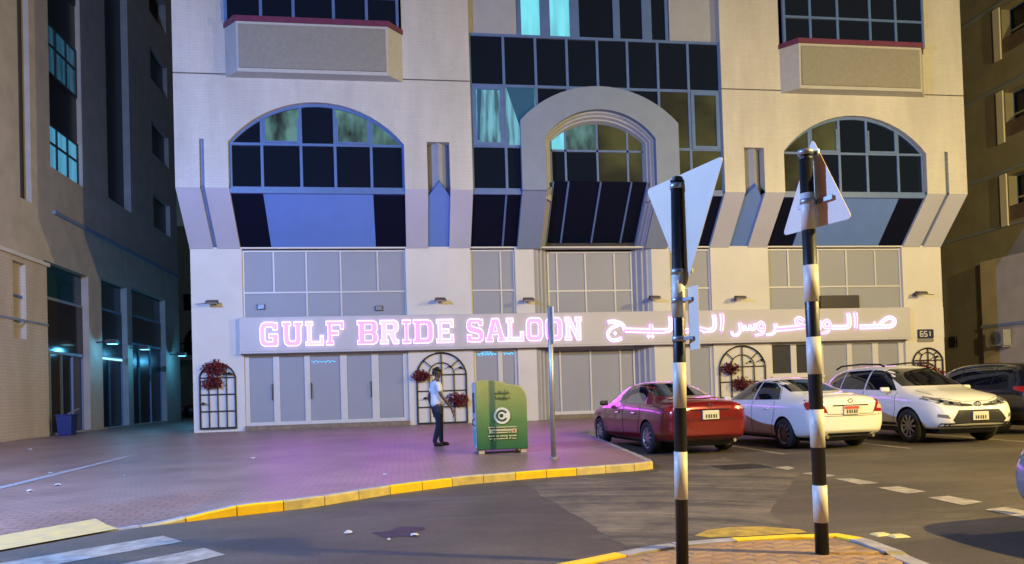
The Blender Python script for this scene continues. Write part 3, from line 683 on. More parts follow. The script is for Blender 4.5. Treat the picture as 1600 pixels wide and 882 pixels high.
# cyan neon squiggles on the glass of the middle-left door (illegible lettering)
def script_line(x0, x1, z, amp, n, y, parent, m='neon_cyan', r=.012):
    pts = []; k = n*8
    for i in range(k+1):
        t = i/k; pts.append((x0+(x1-x0)*t+.03*math.sin(t*n*6.28), y, z+amp*math.sin(t*n*6.28+1)*(.6+.4*math.sin(t*11))))
    MB().tube(pts, r, 5).build('neon_script', m, parent)
script_line(2.55, 3.22, 2.47, .05, 6, Y1+.03, s2, r=.014); script_line(2.7, 3.05, 2.55, .03, 4, Y1+.03, s2); script_line(3.45, 3.82, 2.48, .045, 4, Y1+.03, s2)
script_line(-3.0, -2.2, 2.35, .05, 6, Y1+.03, s1, r=.008)
# small vents and the dark box behind the mezzanine glass
for x, z in ((-4.56, 4.22), (-.73, 4.12)):
    mb = MB(); mb.box(x-.13, x+.13, Y1-.02, Y1+.05, z-.085, z+.085)
    v = part(mb, 'vent', 'lamp_body')
    mb = MB()
    for k in range(4): mb.box(x-.10, x+.10, Y1-.035, Y1-.018, z-.06+k*.035, z-.045+k*.035)
    mb.build('vent_slats', 'grey_metal', v)
mb = MB(); mb.box(15.22, 16.76, DB-.02, DB+.16, 3.86, 4.34); part(mb, 'shutter_box', mat('dark_box', (.02, .016, .03), .5), bevel=.01)

# ================================================================== SIGN
FY = DB-.25
sign = empty('shop_sign', (XC, FY, 2.72), 'long fascia sign with glowing pink Latin and Arabic letters', 'sign'); sign.location = (0, 0, 0)
mb = MB(); mb.box(-5.2, 18.62, FY, DB-.004, 2.72, 3.84); mb.build('fascia_board', 'fascia', sign, bevel=.012)
mb = MB(); mb.box(-5.22, 18.64, FY-.02, FY+.2, 2.66, 2.718); mb.build('fascia_trim', 'fascia', sign)
mb = MB(); mb.box(18.622, 20.16, DB-.02, DB-.003, 2.72, 3.84); mb.build('fascia_return', 'base_wall', sign)
def chamf(x0, y0, x1, y1, c): return [(x0+c, y0), (x1-c, y0), (x1, y0+c), (x1, y1-c), (x1-c, y1), (x0+c, y1), (x0, y1-c), (x0, y0+c)]
def round_(x0, y0, x1, y1, c, n=4):
    out = []
    for cx, cy, a in ((x1-c, y0+c, -90), (x1-c, y1-c, 0), (x0+c, y1-c, 90), (x0+c, y0+c, 180)):
        for i in range(n+1): t = R_(a+90*i/n); out.append((cx+c*math.cos(t), cy+c*math.sin(t)))
    return out
def glyph(ch, w):
    s, t = .18, .25       # slab height, stem width (metres before scaling: height 1, w given)
    t = .25
    if ch == 'I':
        c = w/2; return [(0,0),(w,0),(w,s),(c+t/2,s),(c+t/2,1-s),(w,1-s),(w,1),(0,1),(0,1-s),(c-t/2,1-s),(c-t/2,s),(0,s)], []
    if ch == 'L': return [(0,0),(w,0),(w,.42),(w-.22,.42),(w-.22,s),(.1+t,s),(.1+t,1-s),(.2+t,1-s),(.2+t,1),(0,1),(0,1-s),(.1,1-s),(.1,s),(0,s)], []
    if ch == 'F': return [(0,0),(.2+t,0),(.2+t,s),(.1+t,s),(.1+t,.40),(.72*w,.40),(.72*w,.60),(.1+t,.60),(.1+t,1-s),(w-.22,1-s),(w-.22,.64),(w,.64),(w,1),(0,1),(0,1-s),(.1,1-s),(.1,s),(0,s)], []
    if ch == 'E': return [(0,0),(w,0),(w,.36),(w-.22,.36),(w-.22,s),(.1+t,s),(.1+t,.40),(.74*w,.40),(.74*w,.60),(.1+t,.60),(.1+t,1-s),(w-.22,1-s),(w-.22,.64),(w,.64),(w,1),(0,1),(0,1-s),(.1,1-s),(.1,s),(0,s)], []
    if ch == 'U': return [(.28,0),(w-.28,0),(w-.12,.10),(w-.08,.26),(w-.08,1-s),(w,1-s),(w,1),(w-.46,1),(w-.46,1-s),(w-.37,1-s),(w-.37,.28),(w-.42,.21),(.42,.21),(.37,.28),(.37,1-s),(.46,1-s),(.46,1),(0,1),(0,1-s),(.08,1-s),(.08,.26),(.12,.10)], []
    if ch == 'O': return round_(0, 0, w, 1, .27), [round_(.31, .22, w-.31, .78, .09)]
    if ch == 'D': return [(0,0),(w-.28,0),(w-.08,.08),(w,.26),(w,.74),(w-.08,.92),(w-.28,1),(0,1),(0,1-s),(.09,1-s),(.09,s),(0,s)], [[(.39,.21),(w-.36,.21),(w-.30,.30),(w-.30,.70),(w-.36,.79),(.39,.79)]]
    if ch == 'B': return [(0,0),(w-.24,0),(w-.06,.07),(w,.20),(w,.36),(w-.08,.50),(w-.02,.64),(w-.02,.82),(w-.08,.94),(w-.24,1),(0,1),(0,1-s),(.09,1-s),(.09,s),(0,s)], [[(.39,.18),(w-.33,.18),(w-.30,.22),(w-.30,.37),(w-.33,.41),(.39,.41)], [(.39,.60),(w-.36,.60),(w-.32,.64),(w-.32,.79),(w-.36,.82),(.39,.82)]]
    if ch == 'R': return [(0,0),(.48,0),(.48,s),(.39,s),(.39,.40),(.52,.40),(w-.33,0),(w,0),(w,s),(w-.13,s),(w-.22,.44),(w-.06,.54),(w,.66),(w,.82),(w-.06,.94),(w-.22,1),(0,1),(0,1-s),(.09,1-s),(.09,s),(0,s)], [[(.39,.59),(w-.34,.59),(w-.30,.63),(w-.30,.78),(w-.34,.82),(.39,.82)]]
    if ch == 'A': return [(0,0),(.42,0),(.42,s),(.36,s),(.39,.30),(w-.39,.30),(w-.36,s),(w-.42,s),(w-.42,0),(w,0),(w,s),(w-.07,s),(w/2+.19,1),(w/2-.19,1),(.07,s),(0,s)], [[(.44,.46),(w-.44,.46),(w/2,.80)]]
    if ch == 'N': return [(0,0),(.42,0),(.42,s),(.34,s),(.34,.62),(w-.34,0),(w-.07,0),(w-.07,1-s),(w,1-s),(w,1),(w-.42,1),(w-.42,1-s),(w-.33,1-s),(w-.33,.42),(.36,1),(0,1),(0,1-s),(.08,1-s),(.08,s),(0,s)], []
    if ch == 'G': return [(.27,0),(w-.05,0),(w,.06),(w,.52),(.50,.52),(.50,.34),(w-.32,.34),(w-.32,.21),(.38,.21),(.31,.28),(.31,.72),(.38,.79),(w-.38,.79),(w-.32,.74),(w-.32,.66),(w-.02,.66),(w-.02,.94),(w-.06,.99),(w-.14,.96),(w-.28,1),(.27,1),(.08,.92),(0,.74),(0,.26),(.08,.08)], []
    if ch == 'S': return [(.24,0),(w-.24,0),(w-.06,.07),(w,.22),(w,.40),(w-.07,.53),(w-.26,.60),(.36,.68),(.31,.72),(.31,.78),(.36,.82),(w-.36,.82),(w-.31,.77),(w-.31,.69),(w-.03,.69),(w-.03,.98),(w-.13,.98),(w-.16,.95),(w-.28,1),(.24,1),(.06,.93),(0,.80),(0,.63),(.07,.50),(.26,.42),(w-.36,.34),(w-.31,.29),(w-.31,.22),(w-.36,.18),(.36,.18),(.31,.23),(.31,.33),(.02,.33),(.02,.02),(.12,.02),(.15,.05)], []
def offset_poly(pts, d):
    A = sum(p[0]*q[1]-q[0]*p[1] for p, q in zip(pts, pts[1:]+pts[:1])); sgn = 1 if A > 0 else -1
    out = []; n = len(pts)
    for i in range(n):
        p0, p1, p2 = Vector(pts[i-1]), Vector(pts[i]), Vector(pts[(i+1) % n])
        a, c = (p1-p0), (p2-p1)
        if a.length < 1e-6 or c.length < 1e-6: out.append(tuple(p1)); continue
        a.normalize(); c.normalize()
        n1, n2 = Vector((a.y, -a.x))*sgn, Vector((c.y, -c.x))*sgn
        k = n1+n2; den = max(.35, 1+n1.dot(n2)); out.append(tuple(p1+k/den*d))
    return out
crop = lambda cx: onY(390+cx/2.963, 520, FY).x
z0L, hL = 2.87, .80
words = [('G', 45, 136), ('U', 148, 250), ('L', 256, 346), ('F', 351, 440), ('B', 495, 598), ('R', 600, 694), ('I', 703, 750), ('D', 754, 854), ('E', 861, 948),
         ('S', 1001, 1086), ('A', 1088, 1186), ('L', 1184, 1271), ('O', 1276, 1360), ('O', 1366, 1450), ('N', 1454, 1541)]
for k, (ch, a, c) in enumerate(words):
    xa, xb = crop(a+3), crop(c-3); w = (xb-xa)/hL
    GW = 1.05 if ch != 'I' else .62
    outer, holes = glyph(ch, GW); kx = w/GW
    f = lambda u, v, d: (xa+u*kx*hL, d, z0L+v*hL)
    rim = MB().plate(offset_poly(outer, .010), [offset_poly(h_, -.004) for h_ in holes], f, FY-.06, FY-.03)
    ro = rim.build('sign_letter', 'led_rim', sign); ro['label'] = 'glowing pink slab-serif letter '+ch
    face = MB().plate(offset_poly(outer, -.040), [offset_poly(h_, .034) for h_ in holes], f, FY-.068, FY-.0605); face.build('letter_face', 'led_face' if k % 3 != 2 else 'led_face2', ro)
# Arabic lettering, drawn as broad pen strokes in sign-plane coordinates read off the photograph
def AP(cx, cy): p = onY(930+cx/3.265, 470+cy/3.265, FY); return (p.x, p.z)
def stroke(mb, pts, w0, w1, yf):
    P = [Vector(AP(*p)) for p in pts]
    # smooth by Catmull-Rom
    Q = []
    for i in range(len(P)-1):
        p0, p1, p2, p3 = P[max(i-1, 0)], P[i], P[i+1], P[min(i+2, len(P)-1)]
        for t in (0, .25, .5, .75):
            Q.append(.5*((2*p1)+(p2-p0)*t+(2*p0-5*p1+4*p2-p3)*t*t+(3*p1-p0-3*p2+p3)*t**3))
    Q.append(P[-1]); n = len(Q); L, Rr = [], []
    for i, q in enumerate(Q):
        t = (Q[min(i+1, n-1)]-Q[max(i-1, 0)]).normalized(); nn = Vector((-t.y, t.x)); ww = (w0+(w1-w0)*i/(n-1))/2
        L.append(q+nn*ww); Rr.append(q-nn*ww)
    for i in range(n-1):
        A = [L[i], L[i+1], Rr[i+1], Rr[i]]
        mb.hexa([(p.x, yf, p.y) for p in A], [(p.x, yf+.03, p.y) for p in A])
def dotm(mb, c, r, yf):
    x, z = AP(*c); A = [(x-r, z), (x, z-r), (x+r, z), (x, z+r)]
    mb.hexa([(p[0], yf, p[1]) for p in A], [(p[0], yf+.03, p[1]) for p in A])
arab = [  # name, strokes [(points, w0, w1)], dots
    ('sad', [([(1418, 128), (1424, 108)], .10, .05), ([(1440, 134), (1462, 108), (1495, 88), (1521, 98), (1518, 122), (1490, 133), (1430, 134), (1345, 136)], .13, .18)], []),
    ('alif', [([(1322, 64), (1327, 95), (1325, 140)], .16, .12)], []),
    ('lam', [([(1286, 66), (1292, 95), (1291, 128), (1270, 137), (1205, 138)], .16, .18)], []),
    ('waw', [([(1192, 138), (1166, 136), (1162, 116), (1178, 102), (1194, 116), (1194, 142), (1180, 163), (1150, 168)], .12, .08)], []),
    ('nun', [([(1142, 104), (1144, 132), (1130, 158), (1105, 160), (1092, 138), (1096, 116)], .14, .09)], [(1118, 102)]),
    ('ain', [([(1062, 104), (1040, 90), (1022, 100), (1026, 116), (1064, 132)], .12, .13), ([(1062, 134), (1010, 140), (920, 147)], .17, .19)], []),
    ('ra', [([(916, 120), (918, 146), (902, 170), (868, 176)], .17, .08)], []),
    ('waw', [([(856, 150), (834, 148), (828, 128), (842, 112), (858, 124), (859, 150), (846, 172), (812, 178)], .13, .08)], []),
    ('sin', [([(812, 118), (812, 142), (790, 146), (788, 124)], .13, .12), ([(784, 146), (762, 147), (760, 126)], .12, .12), ([(756, 147), (740, 145), (736, 116), (738, 150), (722, 176), (700, 176), (692, 158)], .14, .10)], []),
    ('alif', [([(642, 70), (646, 105), (641, 156)], .16, .12)], []),
    ('lam', [([(602, 74), (607, 110), (604, 142), (585, 152), (545, 155)], .16, .17)], []),
    ('kha', [([(566, 154), (520, 140), (500, 118), (478, 122)], .17, .10), ([(515, 150), (440, 158)], .17, .18)], [(508, 94)]),
    ('lam', [([(380, 84), (384, 120), (378, 150), (340, 156)], .16, .18)], []),
    ('ya', [([(282, 124), (284, 150)], .15, .15), ([(350, 157), (220, 154), (150, 152)], .18, .18)], [(270, 184), (291, 184)]),
    ('jim', [([(62, 112), (95, 108), (134, 122), (150, 150)], .13, .15), ([(122, 124), (84, 140), (62, 168), (74, 198), (104, 204), (134, 192)], .11, .13)], [(100, 168)]),
]
for k, (nm, strokes, dots) in enumerate(arab):
    mb = MB(); fb = MB(); yf = FY-.055-.0015*(k % 2)
    for j, (pts, w0, w1) in enumerate(strokes):
        stroke(mb, pts, w0, w1, yf-.004*j); stroke(fb, pts, w0*.42, w1*.42, yf-.007-.004*j)
    ro = mb.build('sign_letter', 'led_rim', sign); ro['label'] = 'glowing Arabic letter '+nm
    for d_ in dots: db = MB(); dotm(db, d_, .075, yf); db.build('letter_dot', 'led_rim', ro)
    fb.build('letter_face', 'led_face' if k % 2 else 'led_face2', ro)

# ================================================================== WALL LAMPS, TRELLISES, PLATE
where = ['on the pier beside the lane of the left building', 'above the sign over the pedestrian', 'above the sign by the portal on its G-U-L-F side', 'above the sign by the portal, near the striped pole', 'above the Arabic lettering on the wide pier', 'on the end pier above the blue number plate']
labels = ['small black floodlight on bracket on the end pier by the side lane', 'small black floodlight on the pier above the standing pedestrian', 'small black floodlight above the last Latin letters of the sign',
          'small black floodlight between portal and narrow window above the Arabic letters', 'small black floodlight on the wide pier above the middle of the Arabic lettering', 'small black floodlight on the end pier above the blue number plate']
for (px, py), lb in zip([(331, 472), (688, 468), (826, 468), (1023, 465), (1157, 465), (1440, 458)], labels):
    p = onY(px, py, DB-.4); t = empty('wall_floodlight', (p.x, DB, p.z), lb, 'floodlight', 'floodlights over the sign')
    MB().box(-.05, .05, -.03, 0, -.06, .06).build('wall_bracket', 'lamp_body', t, bevel=.005)
    MB().tube([(0, -.03, .02), (0, -.28, .05)], .018, 6).build('arm', 'lamp_body', t)
    a = [(-.2, -.52, -.03), (.2, -.52, -.03), (.2, -.27, -.06), (-.2, -.27, -.06)]; c = [(-.15, -.50, .04), (.15, -.50, .04), (.17, -.27, .08), (-.17, -.27, .08)]
    MB().hexa(a, c).build('lamp_head', 'lamp_body', t, bevel=.01)
    MB().hexa([(-.16, -.50, -.036), (.16, -.50, -.036), (.16, -.29, -.062), (-.16, -.29, -.062)], [(-.16, -.50, -.03), (.16, -.50, -.03), (.16, -.29, -.056), (-.16, -.29, -.056)]).build('lens', 'lamp_lens', t)
    if px in (331, 1440): MB().tube([(0, -.01, -.05), (-.3 if px == 331 else .5, -.01, .0), (-.62 if px == 331 else .8, -.01, -.02)], .01, 5).build('cable', 'lamp_body', t)

def leaf_clump(name, c, r, n, m, parent, sz=.06, squash=(1, .5, 1), droop=0):
    mb = MB()
    for _ in range(n):
        d = Vector((random.gauss(0, 1), random.gauss(0, 1), random.gauss(0, 1))).normalized()*r*random.random()**.45
        p = Vector(c)+Vector((d.x*squash[0], d.y*squash[1], d.z*squash[2]-droop*abs(d.x)))
        a = Vector((random.gauss(0, 1), random.gauss(0, 1), random.gauss(0, 1))).normalized(); bb = a.orthogonal().normalized()
        s = sz*random.uniform(.6, 1.4)
        mb.add([p-a*s, p+bb*s*.5, p+a*s*1.1, p-bb*s*.5], [(0, 1, 2), (0, 2, 3)])
    o = mb.build(name, m, parent); o['kind'] = 'stuff'; return o
def trellis(x0, x1, z0, zs, zt, label, inner_arc, flowers, twigs):
    y = DB-.06; t = empty('arched_trellis', ((x0+x1)/2, DB, z0), label, 'trellis', 'black iron trellises on the piers')
    def L(x, z, yy=y): return (x-(x0+x1)/2, yy-DB, z-z0)
    rd = .028
    out = [(x0, z0)]+arc_pts(x0, x1, zs, zt, 16)+[(x1, z0)]
    mb = MB(); mb.tube([L(*p) for p in out], rd, 6); mb.bar(L(x0-.02, z0), L(x1+.02, z0), .055, .05, up=(0, 1, 0)); mb.build('frame', 'black_metal', t)
    ncol = 4; w = x1-x0
    h = w/2; r = zt-zs; Rr = (h*h+r*r)/(2*r); zc = zt-Rr; xm = (x0+x1)/2
    ztop_ = lambda x: zc+math.sqrt(max(0, Rr*Rr-(x-xm)**2))
    zr = zs-(zs-z0)*.02
    ri = w*.26
    for k in (1, 2, 3):
        x = x0+w*k/4
        zt_ = zr if (inner_arc and k != 2) else ztop_(x)-.01
        if inner_arc and k == 2: zt_ = ztop_(x)-.01
        MB().bar(L(x, z0+.02), L(x, zt_), .034, .034).build('upright_bar', 'black_metal', t)
    for k in range(0, 3):
        z = z0+(zr-z0)*(k+1)/3
        MB().bar(L(x0+.02, z, y+.012), L(x1-.02, z, y+.012), .034, .030, up=(0, 1, 0)).build('cross_bar', 'black_metal', t)
    if inner_arc:
        MB().tube([L(xm+ri*math.cos(math.pi*i/12), zr+ri*.95*math.sin(math.pi*i/12)) for i in range(13)], .02, 5).build('inner_arch', 'black_metal', t)
        for a in (40, 90, 140):
            c, s = math.cos(R_(a)), math.sin(R_(a)); k = ri
            while k < 3 and zr+k*s < ztop_(max(x0, min(x1, xm+k*c)))-.02 and x0 < xm+k*c < x1: k += .01
            MB().bar(L(xm+ri*c, zr+ri*.95*s), L(xm+k*c, zr+k*s), .03, .03).build('radial_bar', 'black_metal', t)
    for (fx, fz, fr) in flowers:
        q = L(fx, fz, y-.12)
        fb = leaf_clump('flower_bunch', q, fr, 240, 'flower', t, .055, (1.25, .55, .75), .15)
        leaf_clump('bunch_leaves', (q[0], q[1]+.02, q[2]-fr*.35), fr*.7, 60, 'flower2', fb, .05, (1.1, .5, .7))
        mb = MB(); pot = [(0, -fr*.75), (.06, -fr*.55), (.11, -fr*.3), (.12, -fr*.25)]
        nn = 8
        vs_ = [(q[0]+rr*math.cos(2*math.pi*j/nn), q[1]+.03+rr*.7*math.sin(2*math.pi*j/nn), q[2]+zz) for rr, zz in pot for j in range(nn)]
        mb.add(vs_, [(i*nn+j, i*nn+(j+1) % nn, (i+1)*nn+(j+1) % nn, (i+1)*nn+j) for i in range(3) for j in range(nn)])
        mb.build('flower_holder', 'black_metal', fb)
    for (tx, tz, dx) in twigs:
        mb = MB(); q = L(tx, tz, y-.04)
        mb.tube([q, (q[0]+dx*.5, q[1]-.02, q[2]+.10), (q[0]+dx, q[1]-.03, q[2]+.06)], .012, 5, r2=.004)
        mb.add([(q[0]+dx*.4, q[1]-.02, q[2]+.08), (q[0]+dx*.8, q[1]-.05, q[2]+.14), (q[0]+dx*1.1, q[1]-.03, q[2]+.05), (q[0]+dx*.75, q[1], q[2]+.04)], [(0, 1, 2, 3)])
        mb.build('twig_ornament', 'black_metal', t)
trellis(-6.50, -5.40, .28, 1.95, 2.38, 'narrow black arched trellis with red flowers on the end pier beside the lane', False, [(-6.0, 2.25, .34), (-6.08, 1.78, .28)], [(-5.95, 1.95, .5), (-6.2, 1.0, -.25)])
trellis(.47, 2.13, .19, 1.85, 2.56, 'wide black arched trellis with red flowers behind the standing pedestrian', True, [(.60, 1.82, .26), (1.80, .98, .36)], [(1.45, 2.0, .18), (1.75, 1.95, .25), (.95, .95, -.28)])
trellis(11.22, 12.95, .19, 1.85, 2.56, 'wide black arched trellis with maroon flowers between red and white sedans', True, [(11.56, 1.78, .30), (11.98, 1.22, .36)], [(12.2, 1.9, .2), (12.6, 1.95, .25)])
trellis(18.82, 20.02, .28, 1.90, 2.32, 'black arched trellis with dark flowers below the blue number plate', True, [(19.15, 1.62, .36), (19.62, 1.35, .34)], [(19.5, 1.9, .3)])
# number plate
p = onY(1446, 522, DB-.03)
pl = empty('number_plate', (p.x, DB-.03, p.z), 'small dark blue plate with white building number on end pier', 'number plate')
mb = MB().plate(round_(-.33, -.17, .33, .17, .05), [], lambda u, v, d: (u, d, v), -.015, .025); mb.build('plate', mat('navy_enamel', (.012, .02, .06), .35), pl)
mb = MB().plate(round_(-.33, -.30, .33, -.175, .05), [], lambda u, v, d: (u, d, v), -.012, .025); mb.build('lower_strip', mat('grey_enamel', (.22, .22, .2), .4), pl)
def seg_digit(ch, x, s):
    G = {'6': [(1, 1, 0, 1), (0, 1, 0, 0), (0, 0, 1, 0), (1, 0, 1, .5), (1, .5, 0, .5)], '5': [(1, 1, 0, 1), (0, 1, 0, .5), (0, .5, 1, .5), (1, .5, 1, 0), (1, 0, 0, 0)], '1': [(.3, .8, .6, 1), (.6, 1, .6, 0)]}
    mb = MB()
    for a, c, d, e in G[ch]: mb.bar((x+a*s*.62, -.02, -.09+c*s), (x+d*s*.62, -.02, -.09+e*s), .028, .008, up=(0, 1, 0))
    mb.build('numeral', mat('white_enamel', (.75, .75, .75), .4), pl)
for i, ch in enumerate('651'): seg_digit(ch, -.23+i*.17, .18)

#@@REST@@
# ================================================================== NEIGHBOUR BUILDINGS
M['sand_tile'] = tile_mat('sand_tile', (.60, .52, .42), (.42, .37, .30), .3, .1, 'YZ', .6, .2)
M['sand_wall'] = mat('sand_render', (.52, .46, .39), .75, noise=.2, nscale=1.5, bump=.15, bscale=20)
M['brown_glass'] = mat('brown_shop_glass', (.035, .022, .02), .12)
M['teal_glass'] = mat('teal_tinted_glass', (.012, .05, .08), .15)
M['dark_slot'] = mat('dark_slot_glass', (.008, .010, .02), .3)
LX = -12.0
lb = empty('apartment_building', (LX, 30, PZ), 'sand coloured tower with tall dark slots and a lit blue window across the lane', 'building'); lb.location = (0, 0, 0)
def LXf(u, v, d): return (LX-d, u, v)
def rect(a, c, z0, z1): return [(a, z0), (c, z0), (c, z1), (a, z1)]
holes = [rect(25.95, 26.7, 7.9, 21), rect(28.1, 30.8, 9.55, 21), rect(33.3, 36.0, 9.8, 21)]
for z0 in (9.9, 13.55, 17.3, 20.9 - .2): holes.append(rect(39.1, 41.8, z0, z0+1.65))
holes += [rect(27.45, 31.1, PZ+.05, 6.15), rect(32.35, 35.2, PZ+.05, 6.3), rect(35.8, 40.6, PZ+.05, 6.4)]
mb = MB().plate([(16, PZ-.05), (43, PZ-.05), (43, 23), (16, 23)], holes, LXf, 0, .4); mb.build('wall', 'sand_wall', lb)
mb = MB(); mb.box(LX-14, LX-.41, 42.6, 43, PZ, 23); mb.build('end_wall', 'sand_wall', lb)
mb = MB(); mb.box(LX-14, LX-.41, 16, 16.4, PZ, 23); mb.build('front_wall', 'sand_wall', lb)
mb = MB(); mb.box(LX-14, LX-.0, 16, 43, 23.002, 23.3); mb.build('roof', 'sand_wall', lb)
# lower block with cornice, projecting slightly
mb = MB().plate([(16, PZ-.04), (27.3, PZ-.04), (27.3, 5.88), (16, 5.88)], [rect(25.05, 25.85, 3.31, 5.72)], LXf, -.16, -.004); mb.build('lower_wall', 'sand_tile', lb)
mb = MB(); mb.box(LX, LX+.24, 16, 27.38, 5.882, 6.0); mb.build('cornice', 'base_wall', lb)
mb = MB(); mb.box(LX+.16, LX+.19, 16, 27.3, 3.86, 3.93); mb.build('string_course', 'surround', lb)
mb = MB(); mb.box(LX-.3, LX-.002, 25.05, 25.85, 3.31, 5.72); mb.build('slot_window', 'dark_slot', lb)
mb = MB(); mb.box(LX, LX+.06, 25.05, 25.85, 4.62, 4.70); mb.build('transom', 'frame', lb)
mb = MB(); mb.box(LX, LX+.10, 28.2, 43, 7.9, 8.02); mb.build('ledge', 'surround', lb)
def lpane(name, a, c, z0, z1, m, d=.22, parent=lb):
    mb = MB(); mb.box(LX-d-.03, LX-d, a, c, z0, z1); return mb.build(name, m, parent)
lpane('slot_window', 25.95, 26.7, 7.9, 21, 'dark_slot'); lpane('slot_window', 33.3, 36.0, 9.8, 21, 'dark_slot', .3)
for z0 in (9.9, 13.55, 17.3):
    o = lpane('window', 39.1, 41.8, z0, z0+1.65, 'dark_slot')
for z0, m, sp in ((9.57, 'lit_blue', 11.2), (13.0, 'lit_blue_dim', 14.85), (16.6, 'dark_slot', 18.4)):
    mb = MB(); zz = sp-z0
    for k in range(4): y = 28.12+k*.88; mb.box(LX-.24, LX-.14, y-.04, y+.04, z0, sp)
    for z in (z0+.03, z0+zz*.58, sp-.03): mb.box(LX-.235, LX-.145, 28.1, 30.8, z-.04, z+.04)
    wo = mb.build('window', mat('dark_frame', (.02, .03, .04), .5), lb)
    for k in range(3):
        for a, c in ((z0+.07, z0+zz*.58-.04), (z0+zz*.58+.04, sp-.07)):
            y = 28.12+k*.88; q = MB(); q.box(LX-.21, LX-.19, y+.04, y+.84, a, c); q.build('pane', m, wo)
    lpane('spandrel', 28.1, 30.8, sp, sp+1.8, 'dark_slot', .18)
def lshop(a, c, zt, zm, zl, glass, top, cols):
    mb = MB()
    for k in range(cols+1): y = a+(c-a)*k/cols; mb.box(LX-.34, LX-.24, y-.035, y+.035, PZ+.05, zl)
    mb.box(LX-.34, LX-.22, a, c, zl-.05, zl+.05)
    fo = mb.build('shopfront', 'surround', lb)
    MB().box(LX-.34, LX-.22, a, c, zm-.05, zm+.05).build('transom', 'surround', fo)
    lpane('pane', a, c, zm+.05, zt, top, .26, fo); lpane('signboard', a, c, zl+.05, zm-.05, glass, .23, fo)
    for k in range(cols): y0, y1 = a+(c-a)*k/cols, a+(c-a)*(k+1)/cols; lpane('pane', y0+.04, y1-.04, PZ+.08, zl-.05, glass, .30, fo)
    return fo
lshop(27.45, 31.1, 6.15, 4.95, 3.05, 'brown_glass', 'teal_glass', 4)
f2 = lshop(32.35, 35.2, 6.3, 5.1, 3.12, 'dark_slot', 'teal_glass', 2); f3 = lshop(35.8, 40.6, 6.4, 5.2, 3.9, 'dark_slot', 'teal_glass', 3)
mb = MB(); mb.box(LX-.26, LX-.2, 32.5, 35.1, 3.02, 3.10); mb.build('light_strip', mat('cool_tube', (.5, .5, .5), .4, emit=(.45, .85, 1.0), estr=1.0), f2)
for y in (31.75, 35.5, 41.2):
    mb = MB(); mb.tube([(LX, y, 3.62), (LX+.5, y, 3.66)], .03, 6); mb.box(LX+.4, LX+.8, y-.2, y+.2, 3.55, 3.72); wl = mb.build('wall_lamp', 'lamp_body', lb)
    mb = MB(); mb.box(LX+.45, LX+.75, y-.16, y+.16, 3.53, 3.548); mb.build('lens', mat('teal_lens', (.1, .3, .3), .4, emit=(.3, .9, 1.0), estr=2), wl)
    l = bpy.data.lights.new('lane_light', 'POINT'); l.energy = 45; l.color = (.08, .48, .85); l.shadow_soft_size = .12
    lo = bpy.data.objects.new('lane_light', l); COL.objects.link(lo); lo.parent = wl; lo.location = (LX+.95, y, 3.3)

RX = 25.5
rb = empty('apartment_building', (RX, 30, PZ), 'dim olive apartment block with balconies across the far lane', 'building'); rb.location = (0, 0, 0)
M['olive_wall'] = mat('olive_render', (.26, .245, .20), .8, noise=.2, nscale=1.2, bump=.15, bscale=15)
def RXf(u, v, d): return (RX+d, u, v)
hs = [rect(25.0, 28.05, z, z+1.9) for z in (7.72, 11.25, 14.8, 18.3)]
mb = MB().plate([(16, PZ-.05), (44, PZ-.05), (44, 23), (16, 23)], hs, RXf, 0, .4); mb.build('wall', 'olive_wall', rb)
mb = MB(); mb.box(RX+.41, RX+12, 43.6, 44, PZ, 23); mb.build('end_wall', 'olive_wall', rb)
mb = MB(); mb.box(RX+.41, RX+12, 16, 16.4, PZ, 23); mb.build('front_wall', 'olive_wall', rb)
for z in (7.55, 9.85, 13.45, 17.0):
    mb = MB(); mb.box(RX-.05, RX, 16, 44, z-.05, z+.05); mb.build('ledge', 'surround', rb)
for z in (7.72, 11.25, 14.8, 18.3):
    mb = MB(); mb.box(RX+.5, RX+.6, 24.9, 28.1, z, z+1.9); wo = mb.build('window', 'dark_slot', rb)
    mb = MB(); mb.box(RX+.42, RX+.49, 26.5, 26.6, z, z+1.9); mb.box(RX+.42, RX+.49, 24.9, 28.1, z+.95, z+1.03); mb.build('frame', 'grey_metal', wo)
    mb = MB(); mb.box(RX-.002, RX+.06, 25.0, 28.04, z+.002, z+.62); mb.build('balcony_front', mat('dusty_balcony', (.14, .10, .10), .7, noise=.3), rb)
    mb = MB(); mb.box(RX-.12, RX-.052, 28.06, 28.4, z-.2, z+2.0); mb.build('pilaster', 'base_wall', rb)
mb = MB(); mb.box(RX-.35, RX-.005, 16, 29.4, PZ-.04, 6.2); mb.build('lower_block', 'sand_wall', rb)
mb = MB(); mb.box(RX-.42, RX-.352, 16, 29.42, 3.3, 3.42); mb.build('string_course', 'surround', rb)
mb = MB(); mb.box(RX-.12, RX-.003, 31.35, 31.75, 2.6, 3.1); tag(mb.build('meter_box', 'black_metal', None, bevel=.01), 'small dark meter box on the olive wall past the end pier', 'meter box')
ac = empty('air_conditioner', (RX-.352, 28.3, 2.45), 'grey outdoor air conditioner on the wall behind the dark parked car', 'air conditioner')
MB().box(-.42, -.06, -.5, .5, 0, .68).build('casing', mat('ac_casing', (.34, .34, .33), .5, noise=.2), ac, bevel=.02)
MB().box(-.42, 0, -.42, -.36, -.06, -.005).build('bracket', 'grey_metal', ac); MB().box(-.42, 0, .36, .42, -.06, -.005).build('bracket', 'grey_metal', ac)
mb = MB()
for k in range(6): r = .05+.045*k; mb.tube([(-.435, -.1+r*math.cos(t*math.pi/8), .34+r*math.sin(t*math.pi/8)) for t in range(17)], .008, 4)
mb.build('fan_grille', 'black_metal', ac)

